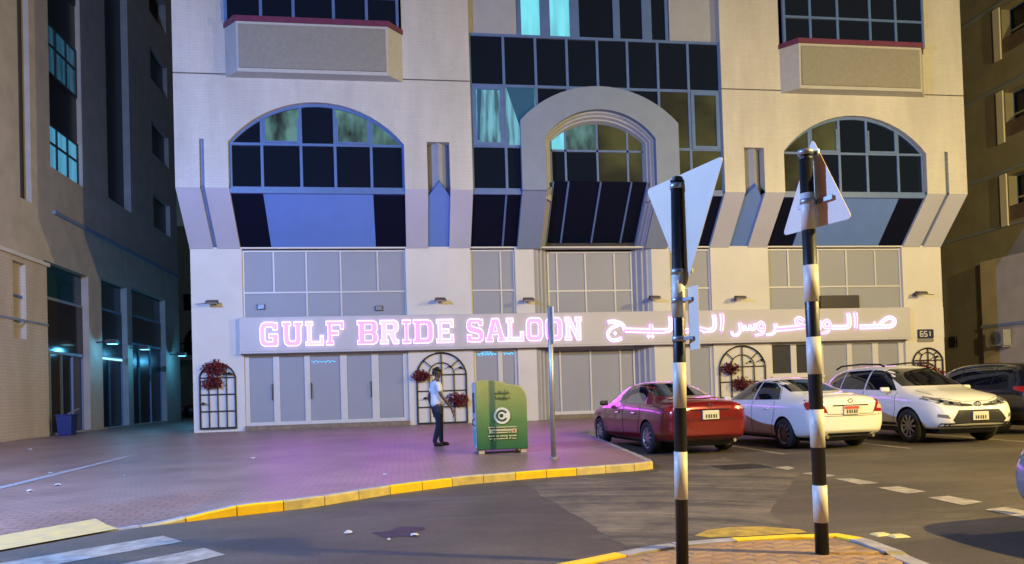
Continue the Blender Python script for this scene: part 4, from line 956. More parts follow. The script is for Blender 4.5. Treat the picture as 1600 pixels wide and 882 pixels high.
# far end of the lane
fb = empty('lane_house', (-11, 62, PZ), 'pale teal lit house with an arched balcony at the end of the lane', 'house'); fb.location = (0, 0, 0)
M['pale_wall'] = mat('pale_house_wall', (.38, .42, .40), .8, noise=.15, nscale=2)
def FF(u, v, d): return (u, d, v)
FYY = 62.0
mb = MB().plate([(-26, PZ), (-6.9, PZ), (-6.9, 15), (-26, 15)], [rect(-17.0, -12.4, 8.3, 9.6), [(-17, 4.8)]+[(-12.4, 4.8)]+list(reversed(arc_pts(-17, -12.4, 6.0, 7.6)))], FF, FYY, FYY+.3); mb.build('wall', 'pale_wall', fb)
mb = MB(); mb.box(-17.2, -12.2, FYY+.5, FYY+.6, 4.6, 9.8); mb.build('window', 'dark_slot', fb)
mb = MB(); mb.box(-17.3, -12.1, FYY-.6, FYY-.01, 4.4, 4.75); mb.build('balcony_slab', 'base_wall', fb)
mb = MB()
for k in range(14): mb.box(-17.2+k*.38, -17.12+k*.38, FYY-.55, FYY-.48, 4.752, 5.6)
mb.box(-17.3, -12.1, FYY-.56, FYY-.46, 5.6, 5.7); mb.build('balcony_rail', 'dark_slot', fb)
mb = MB(); mb.box(-15.9, -12.0, FYY-.12, FYY-.02, 1.55, 2.25); mb.build('lit_shop_panel', mat('teal_shop_light', (.1, .3, .3), .5, emit=(.10, .85, .85), estr=1.6), fb)
mb = MB(); mb.box(-16.2, -11.8, FYY-.10, FYY-.01, PZ, 1.5); mb.build('shop_base', 'dark_slot', fb)
bs = empty('bush', (-13.4, 57, PZ), 'dark green round tree at the far end of the lane', 'tree')
MB().tube([(0, 0, 0), (.05, 0, 1.2), (0, .05, 2.9)], .13, 7, r2=.07).build('trunk', mat('bark', (.09, .06, .04), .9, noise=.4, nscale=10), bs)
leaf_clump('crown', (0, 0, 3.9), 1.5, 1600, 'leaf', bs, .14, (1, 1, .8))

# ================================================================== STREET LAMPS (out of frame; they light the place)
def street_lamp(pos, foot, power, color, label):
    base = Vector((foot[0], foot[1], RZ)); t = empty('street_lamp', base, label, 'street lamp')
    h = pos-base; M_ = mat('lamp_post_paint', (.22, .23, .24), .45, metal=.5)
    MB().tube([(0, 0, 0), (0, 0, .9)], .13, 12).build('post_base', M_, t)
    MB().tube([(0, 0, .9), (0, 0, h.z+.15)], .085, 10, r2=.055).build('post', M_, t)
    MB().tube([(0, 0, h.z+.1), (h.x*.5, h.y*.5, h.z+.32), (h.x*.85, h.y*.85, h.z+.2)], .045, 8).build('arm', M_, t)
    d = Vector((h.x, h.y, 0)).normalized(); n = Vector((-d.y, d.x, 0))
    def hp(a, c, z): q = Vector((h.x, h.y, 0))+d*a+n*c; return (q.x, q.y, h.z+z)
    MB().hexa([hp(-.4, -.16, .12), hp(.4, -.16, .12), hp(.4, .16, .12), hp(-.4, .16, .12)], [hp(-.35, -.1, .24), hp(.35, -.08, .22), hp(.35, .08, .22), hp(-.35, .1, .24)]).build('lamp_head', M_, t, bevel=.02)
    MB().hexa([hp(-.3, -.13, .095), hp(.3, -.13, .095), hp(.3, .13, .095), hp(-.3, .13, .095)], [hp(-.3, -.13, .115), hp(.3, -.13, .115), hp(.3, .13, .115), hp(-.3, .13, .115)]).build('lens', mat('lens_'+label[:4], (.3, .3, .3), .3, emit=color, estr=30), t)
    l = bpy.data.lights.new('lamp_light', 'POINT'); l.energy = power; l.color = color; l.shadow_soft_size = .14
    lo = bpy.data.objects.new('lamp_light', l); COL.objects.link(lo); lo.parent = t; lo.location = (h.x, h.y, h.z-.02)
street_lamp(LAMP_R_POS, (15.2, -1.2), LAMP_R_W, LAMP_R_C, 'warm sodium street lamp on a tall grey post facing the parked cars')
street_lamp(LAMP_F_POS, (23.8, 5.6), LAMP_F_W, LAMP_R_C, 'warm sodium street lamp on a tall grey post near the olive block')
street_lamp(LAMP_L_POS, (-9.9, 7.4), LAMP_L_W, LAMP_L_C, 'cool bluish street lamp on a tall grey post on the open pavement')

# ================================================================== CARS
def car_paint(name, col, metal=0, rough=.35): return mat(name, col, rough, metal=metal, coat=1.0)
M['tyre'] = mat('tyre_rubber', (.012, .012, .012), .75)
M['rim'] = mat('alloy_rim', (.42, .42, .44), .3, metal=.9)
M['car_glass'] = mat('car_window_glass', (.006, .006, .008), .04, spec=.6, coat=1)
M['car_black'] = mat('black_trim', (.015, .015, .016), .5)
M['seam'] = mat('panel_gap', (.008, .006, .006), .8)
M['tail_red'] = mat('tail_lamp_red', (.32, .012, .012), .12, coat=1)
M['tail_clear'] = mat('tail_lamp_clear', (.62, .50, .48), .12, coat=1)
M['head_lamp'] = mat('head_lamp_glass', (.30, .30, .29), .10, metal=.5, coat=1)
M['chrome'] = mat('chrome_trim', (.75, .75, .75), .12, metal=1)
M['plate_white'] = mat('licence_plate', (.62, .60, .52), .5)
M['plate_red'] = mat('licence_plate_band', (.50, .08, .06), .5)
M['ink'] = mat('plate_ink', (.03, .03, .03), .6)
def temp(me, mats):
    o = bpy.data.objects.new('temp', me); COL.objects.link(o); return o
class Car:
    def __init__(s, name, label, group, stations, L, Wd, axles, wr, paint, loc, rz):
        s.L = L; s.hw = Wd/2; s.root = empty(name, (loc[0], loc[1], RZ), label, 'car', group, rz)
        half = []
        for (x, zb, zbelt, ztop, w, wt) in stations:
            half.append([(0, zb), (w*.80, zb), (w*.955, zb+.06), (w, zb+(zbelt-zb)*.48), (w*.985, zbelt-.09), (w*.925, zbelt), (wt, ztop-.055), (wt*.55, ztop-.008), (0, ztop)])
        vs_, fs = [], []; n = 9; ring = 16
        for st, h in zip(stations, half):
            full = h+[(-y, z) for y, z in reversed(h[1:-1])]
            vs_ += [(st[0], y, z) for y, z in full]
        k = len(stations)
        for i in range(k-1):
            for j in range(ring): fs.append((i*ring+j, i*ring+(j+1) % ring, (i+1)*ring+(j+1) % ring, (i+1)*ring+j))
        for base, rev in ((0, True), ((k-1)*ring, False)):
            # cap as quads
            for j in range(0, 7):
                q = [base+j, base+j+1, base+(ring-j-1) % ring, base+(ring-j) % ring]
                q = list(dict.fromkeys(q)); fs.append(tuple(q if rev else reversed(q)))
            q = [base+7, base+8, base+9]; fs.append(tuple(q if rev else reversed(q)))
        me = bpy.data.meshes.new('body'); me.from_pydata(vs_, [], fs); me.update()
        bm = bmesh.new(); bm.from_mesh(me); bmesh.ops.recalc_face_normals(bm, faces=bm.faces); bm.to_mesh(me); bm.free()
        o = temp(me, None); sm = o.modifiers.new('s', 'SUBSURF'); sm.levels = 3; sm.render_levels = 3
        dg = bpy.context.evaluated_depsgraph_get(); dg.update()
        m1 = bpy.data.meshes.new_from_object(o.evaluated_get(dg)); o.modifiers.clear(); o.data = m1
        bm = bmesh.new(); bm.from_mesh(m1); s.bvh = BVHTree.FromBMesh(bm); bm.free()
        m1.materials.clear(); m1.materials.append(paint); m1.materials.append(M['car_black'])
        # wheel arches
        cut = MB()
        for ax in axles:
            for sd in (-1, 1):
                vs2 = []; nn = 28; R = wr+.045
                for yy in (sd*(s.hw-.26), sd*(s.hw+.2)):
                    vs2 += [(ax+R*math.cos(2*math.pi*i/nn), yy, wr+R*math.sin(2*math.pi*i/nn)) for i in range(nn)]
                cut.add(vs2, [tuple(range(nn)), tuple(range(nn, 2*nn))]+[(i, (i+1) % nn, (i+1) % nn+nn, i+nn) for i in range(nn)])
        co = cut.build('temp_cut', 'car_black'); 
        bo = o.modifiers.new('b', 'BOOLEAN'); bo.object = co; bo.operation = 'DIFFERENCE'; bo.solver = 'EXACT'
        try: bo.material_mode = 'TRANSFER'
        except Exception: pass
        dg = bpy.context.evaluated_depsgraph_get(); dg.update()
        m2 = bpy.data.meshes.new_from_object(o.evaluated_get(dg))
        bpy.data.objects.remove(o); bpy.data.objects.remove(co)
        m2.name = 'body'; s.body = bpy.data.objects.new('body', m2); COL.objects.link(s.body); s.body.parent = s.root
        s.body.location = (-L/2, 0, 0)
        m2.polygons.foreach_set('use_smooth', [True]*len(m2.polygons))
        try: m2.set_sharp_from_angle(angle=R_(40))
        except Exception: pass
        for ax in axles:
            for sd in (-1, 1): s.wheel(ax, sd, wr)
    def at(s, o): o.location = (-s.L/2, 0, 0); return o
    def hit(s, axis, u, v):
        if axis in ('L', 'R'):
            sg = 1 if axis == 'L' else -1; o, d = Vector((u, sg*3, v)), Vector((0, -sg, 0))
        elif axis == 'B': o, d = Vector((-3, u, v)), Vector((1, 0, 0))
        elif axis == 'F': o, d = Vector((s.L+3, u, v)), Vector((-1, 0, 0))
        elif axis == 'T': o, d = Vector((u, v, 4)), Vector((0, 0, -1))
        p, n, i, q = s.bvh.ray_cast(o, d)
        if p is None: p, n, i, q = s.bvh.find_nearest(o+d*2.2)
        return p, n
    def decal(s, name, poly, axis, m, off=.004, parent=None, step=.07):
        bm = bmesh.new(); f = bm.faces.new([bm.verts.new((a, c, 0)) for a, c in poly])
        us = [p[0] for p in poly]; vv = [p[1] for p in poly]
        k = min(us)+step
        while k < max(us): bmesh.ops.bisect_plane(bm, geom=bm.verts[:]+bm.edges[:]+bm.faces[:], plane_co=(k, 0, 0), plane_no=(1, 0, 0)); k += step
        k = min(vv)+step
        while k < max(vv): bmesh.ops.bisect_plane(bm, geom=bm.verts[:]+bm.edges[:]+bm.faces[:], plane_co=(0, k, 0), plane_no=(0, 1, 0)); k += step
        vs_ = []
        for v in bm.verts:
            p, n = s.hit(axis, v.co.x, v.co.y); v.co = p+n*off; 
        me = bpy.data.meshes.new(name); bmesh.ops.recalc_face_normals(bm, faces=bm.faces); bm.to_mesh(me); bm.free()
        par = parent or s.root
        o = link(name, me, m, par, True)
        if par is s.root: s.at(o)
        return o
    def line(s, name, pts, axis, w, m, off=.005, parent=None):
        mb = MB(); P = []
        for (a, c), (a2, c2) in zip(pts, pts[1:]):
            k = max(1, int(math.hypot(a2-a, c2-c)/.06)); P += [(a+(a2-a)*i/k, c+(c2-c)*i/k) for i in range(k)]
        P.append(pts[-1]); Q = [s.hit(axis, *p) for p in P]
        pts3 = [p+n*(off-w*.5) for p, n in Q]
        mb.tube(pts3, w*.62, 4)
        o = mb.build(name, m, parent or s.root)
        if not parent: s.at(o)
        return o
    def wheel(s, ax, sd, r):
        y1 = sd*(s.hw-.015); y0 = sd*(s.hw-.225); nn = 28
        prof = [(r*.66, y0), (r*.93, y0), (r, y0+sd*.04), (r, y1-sd*.04), (r*.93, y1), (r*.68, y1-sd*.005), (r*.66, y1-sd*.02)]
        mb = MB(); k = len(prof)
        mb.add([(p*math.cos(2*math.pi*j/nn), q, p*math.sin(2*math.pi*j/nn)) for p, q in prof for j in range(nn)], [(i*nn+j, i*nn+(j+1) % nn, (i+1)*nn+(j+1) % nn, (i+1)*nn+j) for i in range(k-1) for j in range(nn)])
        w = mb.build('wheel', 'tyre', s.root, True, (ax-s.L/2, 0, r))
        mb = MB(); yb = y1-sd*.09
        mb.tube([(0, yb, 0), (0, yb-sd*.02, 0)], r*.66, nn)
        mb.build('wheel_disc', 'car_black', w)
        mb = MB()
        ring = [(r*.60, y1-sd*.03), (r*.665, y1-sd*.012), (r*.665, yb)]
        mb.add([(p*math.cos(2*math.pi*j/nn), q, p*math.sin(2*math.pi*j/nn)) for p, q in ring for j in range(nn)], [(i*nn+j, i*nn+(j+1) % nn, (i+1)*nn+(j+1) % nn, (i+1)*nn+j) for i in range(2) for j in range(nn)])
        for j in range(10):
            t = 2*math.pi*j/10; c, sn = math.cos(t), math.sin(t)
            mb.bar((r*.1*c, y1-sd*.035, r*.1*sn), (r*.62*c, y1-sd*.03, r*.62*sn), r*.12, .03, up=(0, 1, 0))
        mb.tube([(0, y1-sd*.02, 0), (0, y1-sd*.06, 0)], r*.17, 12)
        mb.build('rim', 'rim', w)
    def plate(s, x, y, z, nx, red=False):
        sg = nx; mb = MB(); mb.box(min(x, x+sg*.02), max(x, x+sg*.02), y-.17, y+.17, z-.085, z+.085); o = s.at(mb.build('licence_plate', 'plate_white', s.root, bevel=.004))
        q = MB(); q.box(min(x+sg*.021, x+sg*.0235), max(x+sg*.021, x+sg*.0235), y-.16, y+.16, z+.02, z+.075); q.build('plate_band', 'plate_red' if red else 'plate_white', o)
        q = MB()
        for k in range(5): yy = y-.11+k*.052; q.box(min(x+sg*.0215, x+sg*.024), max(x+sg*.0215, x+sg*.024), yy-.012-(.006 if k % 2 else 0), yy+.014, z-.06, z+.008)
        q.build('plate_digits', 'ink', o)
    def mirror(s, x, z, m):
        for sd in (-1, 1):
            mb = MB(); y = sd*(s.hw-.03)
            A = [(x-.05, y, z-.06), (x+.06, y, z-.05), (x+.06, y, z+.05), (x-.05, y, z+.06)]; B = [(x-.06, y+sd*.17, z-.055), (x+.01, y+sd*.19, z-.045), (x+.01, y+sd*.19, z+.05), (x-.06, y+sd*.17, z+.065)]
            mb.hexa(A, B); o = s.at(mb.build('wing_mirror', m, s.root, True, bevel=.025))
def sedan_rest(c, side, seams, rear, front):
    pass
def build_sedan(name, label, paint, loc, rz, L=4.80, Wd=1.82, H=1.47, roff=1.02, foff=.95, wr=.325, red_plate=False, style=0, group=None):
    k = L/4.80; hk = H/1.47; wk = Wd/1.82
    st = [(0, .40, .80, .90, .60, .50), (.05, .32, .90, 1.02, .78, .66), (.22, .25, .93, 1.08, .875, .70), (.62, .21, .945, 1.105, .905, .70), (1.02, .20, .95, 1.16, .91, .64),
          (1.55, .20, .955, 1.37, .91, .585), (2.05, .20, .955, 1.462, .91, .575), (2.55, .20, .95, 1.462, .91, .575), (3.02, .20, .94, 1.37, .91, .60), (3.62, .20, .93, 1.04, .905, .70),
          (4.12, .20, .89, .96, .90, .68), (4.5, .22, .80, .86, .85, .60), (4.72, .27, .66, .72, .72, .50), (4.80, .34, .55, .62, .58, .42)]
    st = [(x*k, zb, zbelt*hk, zt*hk, w*wk, wt*wk) for x, zb, zbelt, zt, w, wt in st]
    c = Car(name, label, group, st, L, Wd, (roff, L-foff), wr, paint, loc, rz)
    S = lambda pts: [(x*k, z*hk) for x, z in pts]
    Wp = lambda pts: [(y*wk, z*hk) for y, z in pts]
    for ax in ('L', 'R'):
        c.decal('side_window', S([(1.28, .995), (1.50, 1.22), (1.80, 1.335), (2.28, 1.362), (2.28, .985)]), ax, 'car_glass')
        c.decal('side_window', S([(2.34, .985), (2.34, 1.362), (2.62, 1.355), (2.95, 1.27), (3.42, .985)]), ax, 'car_glass')
        c.line('window_trim', S([(1.24, .985), (1.48, 1.235), (1.80, 1.352), (2.40, 1.38), (2.80, 1.33), (3.10, 1.20)]), ax, .010, 'chrome' if style == 0 else 'car_black')
        for pts in ([(1.42, .96), (1.34, .80), (1.40, .62), (1.55, .30)], [(2.31, .97), (2.31, .30)], [(3.42, .96), (3.44, .60), (3.32, .30)], [(1.55, .27), (3.32, .27)]):
            c.line('door_seam', S(pts), ax, .008, 'seam', off=.0055)
        for x in (1.58, 2.52):
            p, n = c.hit(ax, x*k, .80*hk); sg = 1 if ax == 'L' else -1
            mb = MB(); mb.box(p.x-.02, p.x+.17, min(p.y-sg*.005, p.y+sg*.035), max(p.y-sg*.005, p.y+sg*.035), p.z-.018, p.z+.02)
            c.at(mb.build('door_handle', 'chrome' if style == 0 else paint, c.root, bevel=.01))
    c.decal('rear_window', Wp([(-.60, 1.15), (.60, 1.15), (.52, 1.37), (.40, 1.40), (-.40, 1.40), (-.52, 1.37)]), 'B', 'car_glass')
    c.decal('windscreen', Wp([(-.64, 1.06), (.64, 1.06), (.55, 1.34), (.40, 1.385), (-.40, 1.385), (-.55, 1.34)]), 'F', 'car_glass')
    for sd in (-1, 1):
        a = 'L' if sd > 0 else 'R'
        if style == 0:
            t = c.decal('tail_lamp', [(sd*p[0], p[1]) for p in Wp([(.44, .86), (.80, .84), (.83, .93), (.78, .985), (.50, .955)])], 'B', 'tail_red', .006)
            c.decal('lamp_insert', [(sd*p[0], p[1]) for p in Wp([(.52, .88), (.72, .87), (.72, .92), (.54, .925)])], 'B', 'tail_clear', .010, t)
            c.decal('tail_lamp', S([(.06, .84), (.36, .90), (.52, .955), (.30, .975), (.10, .985)]), a, 'tail_red', .006)
        else:
            t = c.decal('tail_lamp', [(sd*p[0], p[1]) for p in Wp([(.52, .74), (.80, .72), (.82, .90), (.76, .985), (.62, .95)])], 'B', 'tail_red', .006)
            c.decal('lamp_insert', [(sd*p[0], p[1]) for p in Wp([(.60, .80), (.74, .79), (.74, .86), (.64, .875)])], 'B', 'tail_clear', .010, t)
            c.decal('tail_lamp', S([(.05, .74), (.24, .80), (.36, .92), (.22, .965), (.08, .97)]), a, 'tail_red', .006)
            c.decal('reflector', [(sd*p[0], p[1]) for p in Wp([(.72, .40), (.78, .40), (.78, .45), (.72, .45)])], 'B', 'tail_red', .006)
        c.decal('head_lamp', [(sd*p[0], p[1]) for p in Wp([(.40, .62), (.74, .66), (.80, .78), (.62, .74), (.42, .69)])], 'F', 'head_lamp', .006)
        c.decal('head_lamp', S([(4.15, .80), (4.50, .74), (4.68, .66), (4.66, .60), (4.40, .64)]), a, 'head_lamp', .006)
    c.line('boot_chrome', Wp([(-.40, .865), (.40, .865)]), 'B', .022, 'chrome', .01)
    c.line('boot_seam', Wp([(-.56, 1.03), (-.60, .80), (-.50, .70), (.50, .70), (.60, .80), (.56, 1.03)]), 'B', .008, 'seam', .0055)
    c.line('boot_lip', Wp([(-.56, 1.075), (-.3, 1.085), (.3, 1.085), (.56, 1.075)]), 'B', .02, paint, .012)
    c.decal('bumper_valance', Wp([(-.66, .37), (.66, .37), (.60, .30), (-.60, .30)]) if style == 0 else Wp([(-.5, .34), (.5, .34), (.46, .29), (-.46, .29)]), 'B', 'car_black', .006)
    c.line('bumper_seam', Wp([(-.80, .70), (-.50, .665), (.50, .665), (.80, .70)]), 'B', .007, 'seam', .005)
    c.decal('grille', Wp([(-.42, .42), (.42, .42), (.5, .52), (-.5, .52)]), 'F', 'car_black', .006)
    p, n = c.hit('B', 0, .77*hk); c.plate(p.x-.012, 0, .775*hk, -1, red_plate)
    p, n = c.hit('F', 0, .50*hk); c.plate(p.x+.012, 0, .47*hk, 1)
    p, n = c.hit('B', 0, .95*hk); mb = MB(); mb.tube([(p.x-.02+.0*t, .05*math.cos(t*math.pi/8), .955*hk+.035*math.sin(t*math.pi/8)) for t in range(17)], .008, 5); c.at(mb.build('badge', 'chrome', c.root))
    for sd in (-1, 1):
        p, n = c.hit('B', sd*.55*wk, .33); mb = MB(); mb.tube([(p.x-.04, sd*.52*wk, .27), (p.x+.2, sd*.52*wk, .27)], .035, 10); c.at(mb.build('exhaust_pipe', 'chrome', c.root))
    c.mirror(3.28*k, 1.00*hk, 'car_black' if style == 0 else paint)
    mb = MB(); mb.box(.35, L-.45, -.6, .6, .16, .26); c.at(mb.build('underbody', 'car_black', c.root))
    return c
def build_suv(name, label, paint, loc, rz, L=4.57, Wd=1.845, group=None, rails=True):
    st = [(0, .46, .92, 1.02, .66, .55), (.06, .36, 1.02, 1.22, .82, .66), (.25, .30, 1.08, 1.52, .89, .66), (.70, .28, 1.10, 1.655, .92, .64), (1.5, .27, 1.09, 1.685, .92, .64), (2.2, .27, 1.075, 1.67, .92, .635),
          (2.65, .27, 1.06, 1.58, .92, .63), (3.35, .27, 1.03, 1.17, .92, .74), (3.85, .27, 1.0, 1.09, .915, .73), (4.25, .29, .92, 1.0, .885, .68), (4.45, .33, .80, .87, .80, .58), (4.54, .38, .66, .74, .68, .48), (4.57, .42, .58, .66, .58, .42)]
    c = Car(name, label, group, st, L, Wd, (.93, L-.95), .36, paint, loc, rz)
    for ax in ('L', 'R'):
        c.decal('side_window', [(.42, 1.26), (.62, 1.50), (1.0, 1.56), (1.0, 1.15)], ax, 'car_glass')
        c.decal('side_window', [(1.05, 1.145), (1.05, 1.56), (2.0, 1.575), (2.0, 1.125)], ax, 'car_glass')
        c.decal('side_window', [(2.06, 1.125), (2.06, 1.57), (2.35, 1.55), (2.68, 1.45), (3.16, 1.10)], ax, 'car_glass')
        for pts in ([(1.05, 1.10), (1.05, .75), (1.28, .42)], [(2.03, 1.10), (2.03, .40)], [(3.2, 1.06), (3.22, .70), (3.1, .40)], [(1.28, .40), (3.1, .40)]): c.line('door_seam', pts, ax, .008, 'seam', off=.0055)
        for x in (1.25, 2.25):
            p, n = c.hit(ax, x, .90); sg = 1 if ax == 'L' else -1
            mb = MB(); mb.box(p.x-.02, p.x+.18, min(p.y-sg*.005, p.y+sg*.035), max(p.y-sg*.005, p.y+sg*.035), p.z-.018, p.z+.02); c.at(mb.build('door_handle', paint, c.root, bevel=.01))
        c.decal('sill_cladding', [(1.35, .31), (3.2, .31), (3.2, .42), (1.35, .42)], ax, 'car_black', .008)
        if rails:
            sg = 1 if ax == 'L' else -1; mb = MB(); mb.tube([(.55, sg*.62, 1.63), (.75, sg*.61, 1.70), (1.6, sg*.60, 1.725), (2.3, sg*.60, 1.69), (2.45, sg*.60, 1.64)], .022, 6); c.at(mb.build('roof_rail', 'car_black', c.root))
    c.decal('windscreen', [(-.70, 1.19), (.70, 1.19), (.60, 1.52), (.46, 1.58), (-.46, 1.58), (-.60, 1.52)], 'F', 'car_glass')
    c.decal('rear_window', [(-.62, 1.18), (.62, 1.18), (.54, 1.52), (-.54, 1.52)], 'B', 'car_glass')
    for sd in (-1, 1):
        a = 'L' if sd > 0 else 'R'; f = lambda pts: [(sd*p[0], p[1]) for p in pts]
        t = c.decal('head_lamp', f([(.36, .76), (.62, .80), (.84, .93), (.80, .98), (.60, .90), (.38, .84)]), 'F', 'head_lamp', .006)
        c.decal('head_lamp', [(3.95, .93), (4.30, .86), (4.47, .78), (4.45, .84), (4.25, .93), (4.0, .97)], a, 'head_lamp', .006)
        for k in range(2):
            p, n = c.hit('F', sd*(.52+.16*k), .82+.04*k); mb = MB(); mb.tube([p+n*.008, p+n*.02], .045, 12); mb.build('projector', 'chrome', t)
        c.decal('upper_grille', f([(.12, .76), (.36, .76), (.36, .83), (.12, .80)]), 'F', 'car_black', .006)
        c.decal('fog_lamp', f([(.62, .52), (.80, .56), (.80, .62), (.66, .60)]), 'F', 'head_lamp', .006)
        c.decal('tail_lamp', f([(.55, .95), (.80, .98), (.82, 1.10), (.60, 1.08)]), 'B', 'tail_red', .006)
        c.decal('tail_lamp', [(.05, .95), (.36, 1.02), (.42, 1.10), (.12, 1.10)], a, 'tail_red', .006)
    c.line('grille_chrome', [(-.5, .80), (-.12, .775), (.12, .775), (.5, .80)], 'F', .014, 'chrome', .01)
    c.decal('lower_grille', [(-.52, .43), (.52, .43), (.58, .50), (.44, .69), (-.44, .69), (-.58, .50)], 'F', 'car_black', .008)
    c.decal('skid_cladding', [(-.76, .36), (.76, .36), (.76, .44), (-.76, .44)], 'F', 'car_black', .010)
    p, n = c.hit('F', 0, .79); mb = MB(); mb.tube([(p.x+.015, .07*math.cos(t*math.pi/8), .80+.05*math.sin(t*math.pi/8)) for t in range(17)], .011, 5); mb.tube([(p.x+.015, .03*math.cos(t*math.pi/8), .80+.045*math.sin(t*math.pi/8)) for t in range(17)], .008, 5); c.at(mb.build('badge', 'chrome', c.root))
    p, n = c.hit('F', 0, .58); c.plate(p.x+.012, 0, .57, 1); p, n = c.hit('B', 0, .8); c.plate(p.x-.012, 0, .85, -1)
    c.line('bonnet_seam', [(-.66, 1.09), (-.60, .93), (-.30, .86), (.30, .86), (.60, .93), (.66, 1.09)], 'F', .008, 'seam', .0055)
    c.mirror(3.0, 1.12, paint)
    mb = MB(); mb.box(.35, L-.4, -.6, .6, .2, .32); c.at(mb.build('underbody', 'car_black', c.root))
    return c
grp = 'cars parked in the bays'
red = car_paint('red_metallic', (.19, .006, .010), .3, .3); white = car_paint('white_paint', (.76, .74, .69), 0, .4); white2 = car_paint('pearl_white_paint', (.74, .72, .67), 0, .4); navy = car_paint('black_blue_paint', (.008, .009, .016), .2, .3); silver = car_paint('silver_blue_paint', (.26, .30, .36), .6, .35)
H90 = math.pi/2
build_sedan('parked_car', 'dark red saloon parked tail out beside the pavement corner', red, (5.62, 16.05), H90+R_(4.5), group=grp)
build_sedan('parked_car', 'white saloon parked tail out between the red saloon and the white off-roader', white, (8.42, 15.70), H90+R_(4), L=4.54, Wd=1.76, H=1.475, roff=.98, foff=.92, wr=.31, red_plate=True, style=1, group=grp)
build_suv('parked_car', 'white off-roader with roof rails parked nose out', white2, (11.42, 15.75), -H90+R_(-1), group=grp)
build_suv('parked_car', 'black off-roader parked beyond the white one', navy, (14.5, 17.2), H90+R_(2), L=4.7, group=grp, rails=False)
build_sedan('car', 'silver blue car whose front corner reaches the island', silver, (4.99+2.4, 4.95), math.pi, style=1)
build_sedan('car', 'small dark car at the far end of the lane', navy, (-12.0, 52), R_(20), style=1)

# ================================================================== TRAFFIC POLES
M['pole_black'] = mat('pole_black_paint', (.012, .012, .014), .4, noise=.4, nscale=12)
M['pole_white'] = mat('pole_white_paint', (.72, .67, .55), .45, noise=.15, nscale=12)
M['sign_back'] = mat('sign_back_sheet', (.82, .66, .47), .55, metal=0, noise=.06, nscale=6)
def striped_pole(foot, top, dia, whites, tri, deg, label, extra=None):
    base = onZ(*foot, KZ); tp = onY(*top, base.y); t = empty('traffic_sign_pole', base, label, 'traffic sign')
    ax = tp-base
    def zat(py): 
        px = foot[0]+(top[0]-foot[0])*(foot[1]-py)/(foot[1]-top[1]); return (onY(px, py, base.y).z-base.z)/ax.z
    MB().tube([(0, 0, -.1), tuple(ax)], dia/2, 20).build('pole', 'pole_black', t, True)
    mb = MB(); mb.tube([tuple(ax), tuple(ax*1.004)], dia/2+.003, 16); mb.tube([tuple(ax*1.004), tuple(ax*1.012)], dia/2*.7, 16); mb.build('pole_cap', 'car_black', t)
    for y0, y1 in whites:
        a, c = zat(y1), zat(y0); MB().tube([tuple(ax*a), tuple(ax*c)], dia/2+.0025, 20).build('white_band', 'pole_white', t, True)
    an = R_(deg); n = Vector((math.sin(an), math.cos(an), 0)); P = base+n*.07
    def ph(x, y): d = ray(x, y); return CAM+d*((P-CAM).dot(n)/d.dot(n))-base
    cr = [ph(*q) for q in tri]; cen = sum(cr, Vector())/3
    # rounded corners
    pts = []
    for i in range(3):
        p0, p1, p2 = cr[i-1], cr[i], cr[(i+1) % 3]; r = .05
        a, c = p1+(p0-p1).normalized()*r, p1+(p2-p1).normalized()*r
        for k in range(5): u = k/4; pts.append(a*(1-u)**2+p1*2*u*(1-u)+c*u*u)
    pl = MB().hexa([p for p in pts], [p+n*.004 for p in pts]).build('sign_panel', 'sign_back', t)
    inn = [cen+(p-cen)*.985 for p in pts]
    MB().hexa([p+n*.0045 for p in inn], [p+n*.006 for p in inn]).build('sign_front', mat('sign_red_face', (.5, .03, .03), .4), pl)
    dirv = Vector((math.cos(an), -math.sin(an), 0))
    hs = [c.z for c in cr]; zlo, zhi = min(hs), max(hs)
    for z in ((zlo+(zhi-zlo)*.28, zhi-.12) if len(whites) > 3 else (zlo+.12, zhi-.08)):
        cpt = ax*(z/ax.z); off = n*(dia/2+.018)
        wd = (.17 if z > (zlo+zhi)/2 else .08) if len(whites) == 3 else (.06 if z > (zlo+zhi)/2 else .17)
        q = cpt+off
        q = Vector((q.x, q.y, z)); mb = MB(); mb.bar(q-dirv*wd, q+dirv*wd, .014, .03); mb.build('bracket', 'grey_metal', t)
        MB().tube([tuple(Vector(cpt)+Vector((0, 0, -.018))), tuple(Vector(cpt)+Vector((0, 0, .018)))], dia/2+.006, 18).build('clamp', 'grey_metal', t, True)
    if extra: extra(t, base, ax, dia, n, dirv)
    return t
def small_plate(t, base, ax, dia, n, dirv):
    a2 = R_(80); d2 = Vector((math.cos(a2), -math.sin(a2), 0)); n2 = Vector((math.sin(a2), math.cos(a2), 0))
    P = base+n2*(dia/2+.03)
    def ph(x, y): d = ray(x, y); return CAM+d*((P-CAM).dot(n2)/d.dot(n2))-base
    c = [ph(1074, 450), ph(1090, 445), ph(1089, 545), ph(1075, 549)]
    zt = (c[0].z+c[1].z)/2; zb_ = (c[2].z+c[3].z)/2; mid = (c[0]+c[1])/2; hw_ = (c[1]-c[0]).length/2
    A = [Vector((mid.x, mid.y, zz))+d2*s_*hw_ for s_, zz in ((-1, zt), (1, zt), (1, zb_), (-1, zb_))]
    MB().hexa(A, [p+n2*.004 for p in A]).build('lower_plate', 'sign_back', t, bevel=.001)
    for z in (zt-.08, zb_+.08):
        q = ax*(z/ax.z); MB().bar(Vector((q.x, q.y, z)), Vector((mid.x, mid.y, z)), .03, .02).build('bracket', 'grey_metal', t)
        MB().tube([(q.x, q.y, z-.018), (q.x, q.y, z+.018)], dia/2+.006, 18).build('clamp', 'grey_metal', t, True)
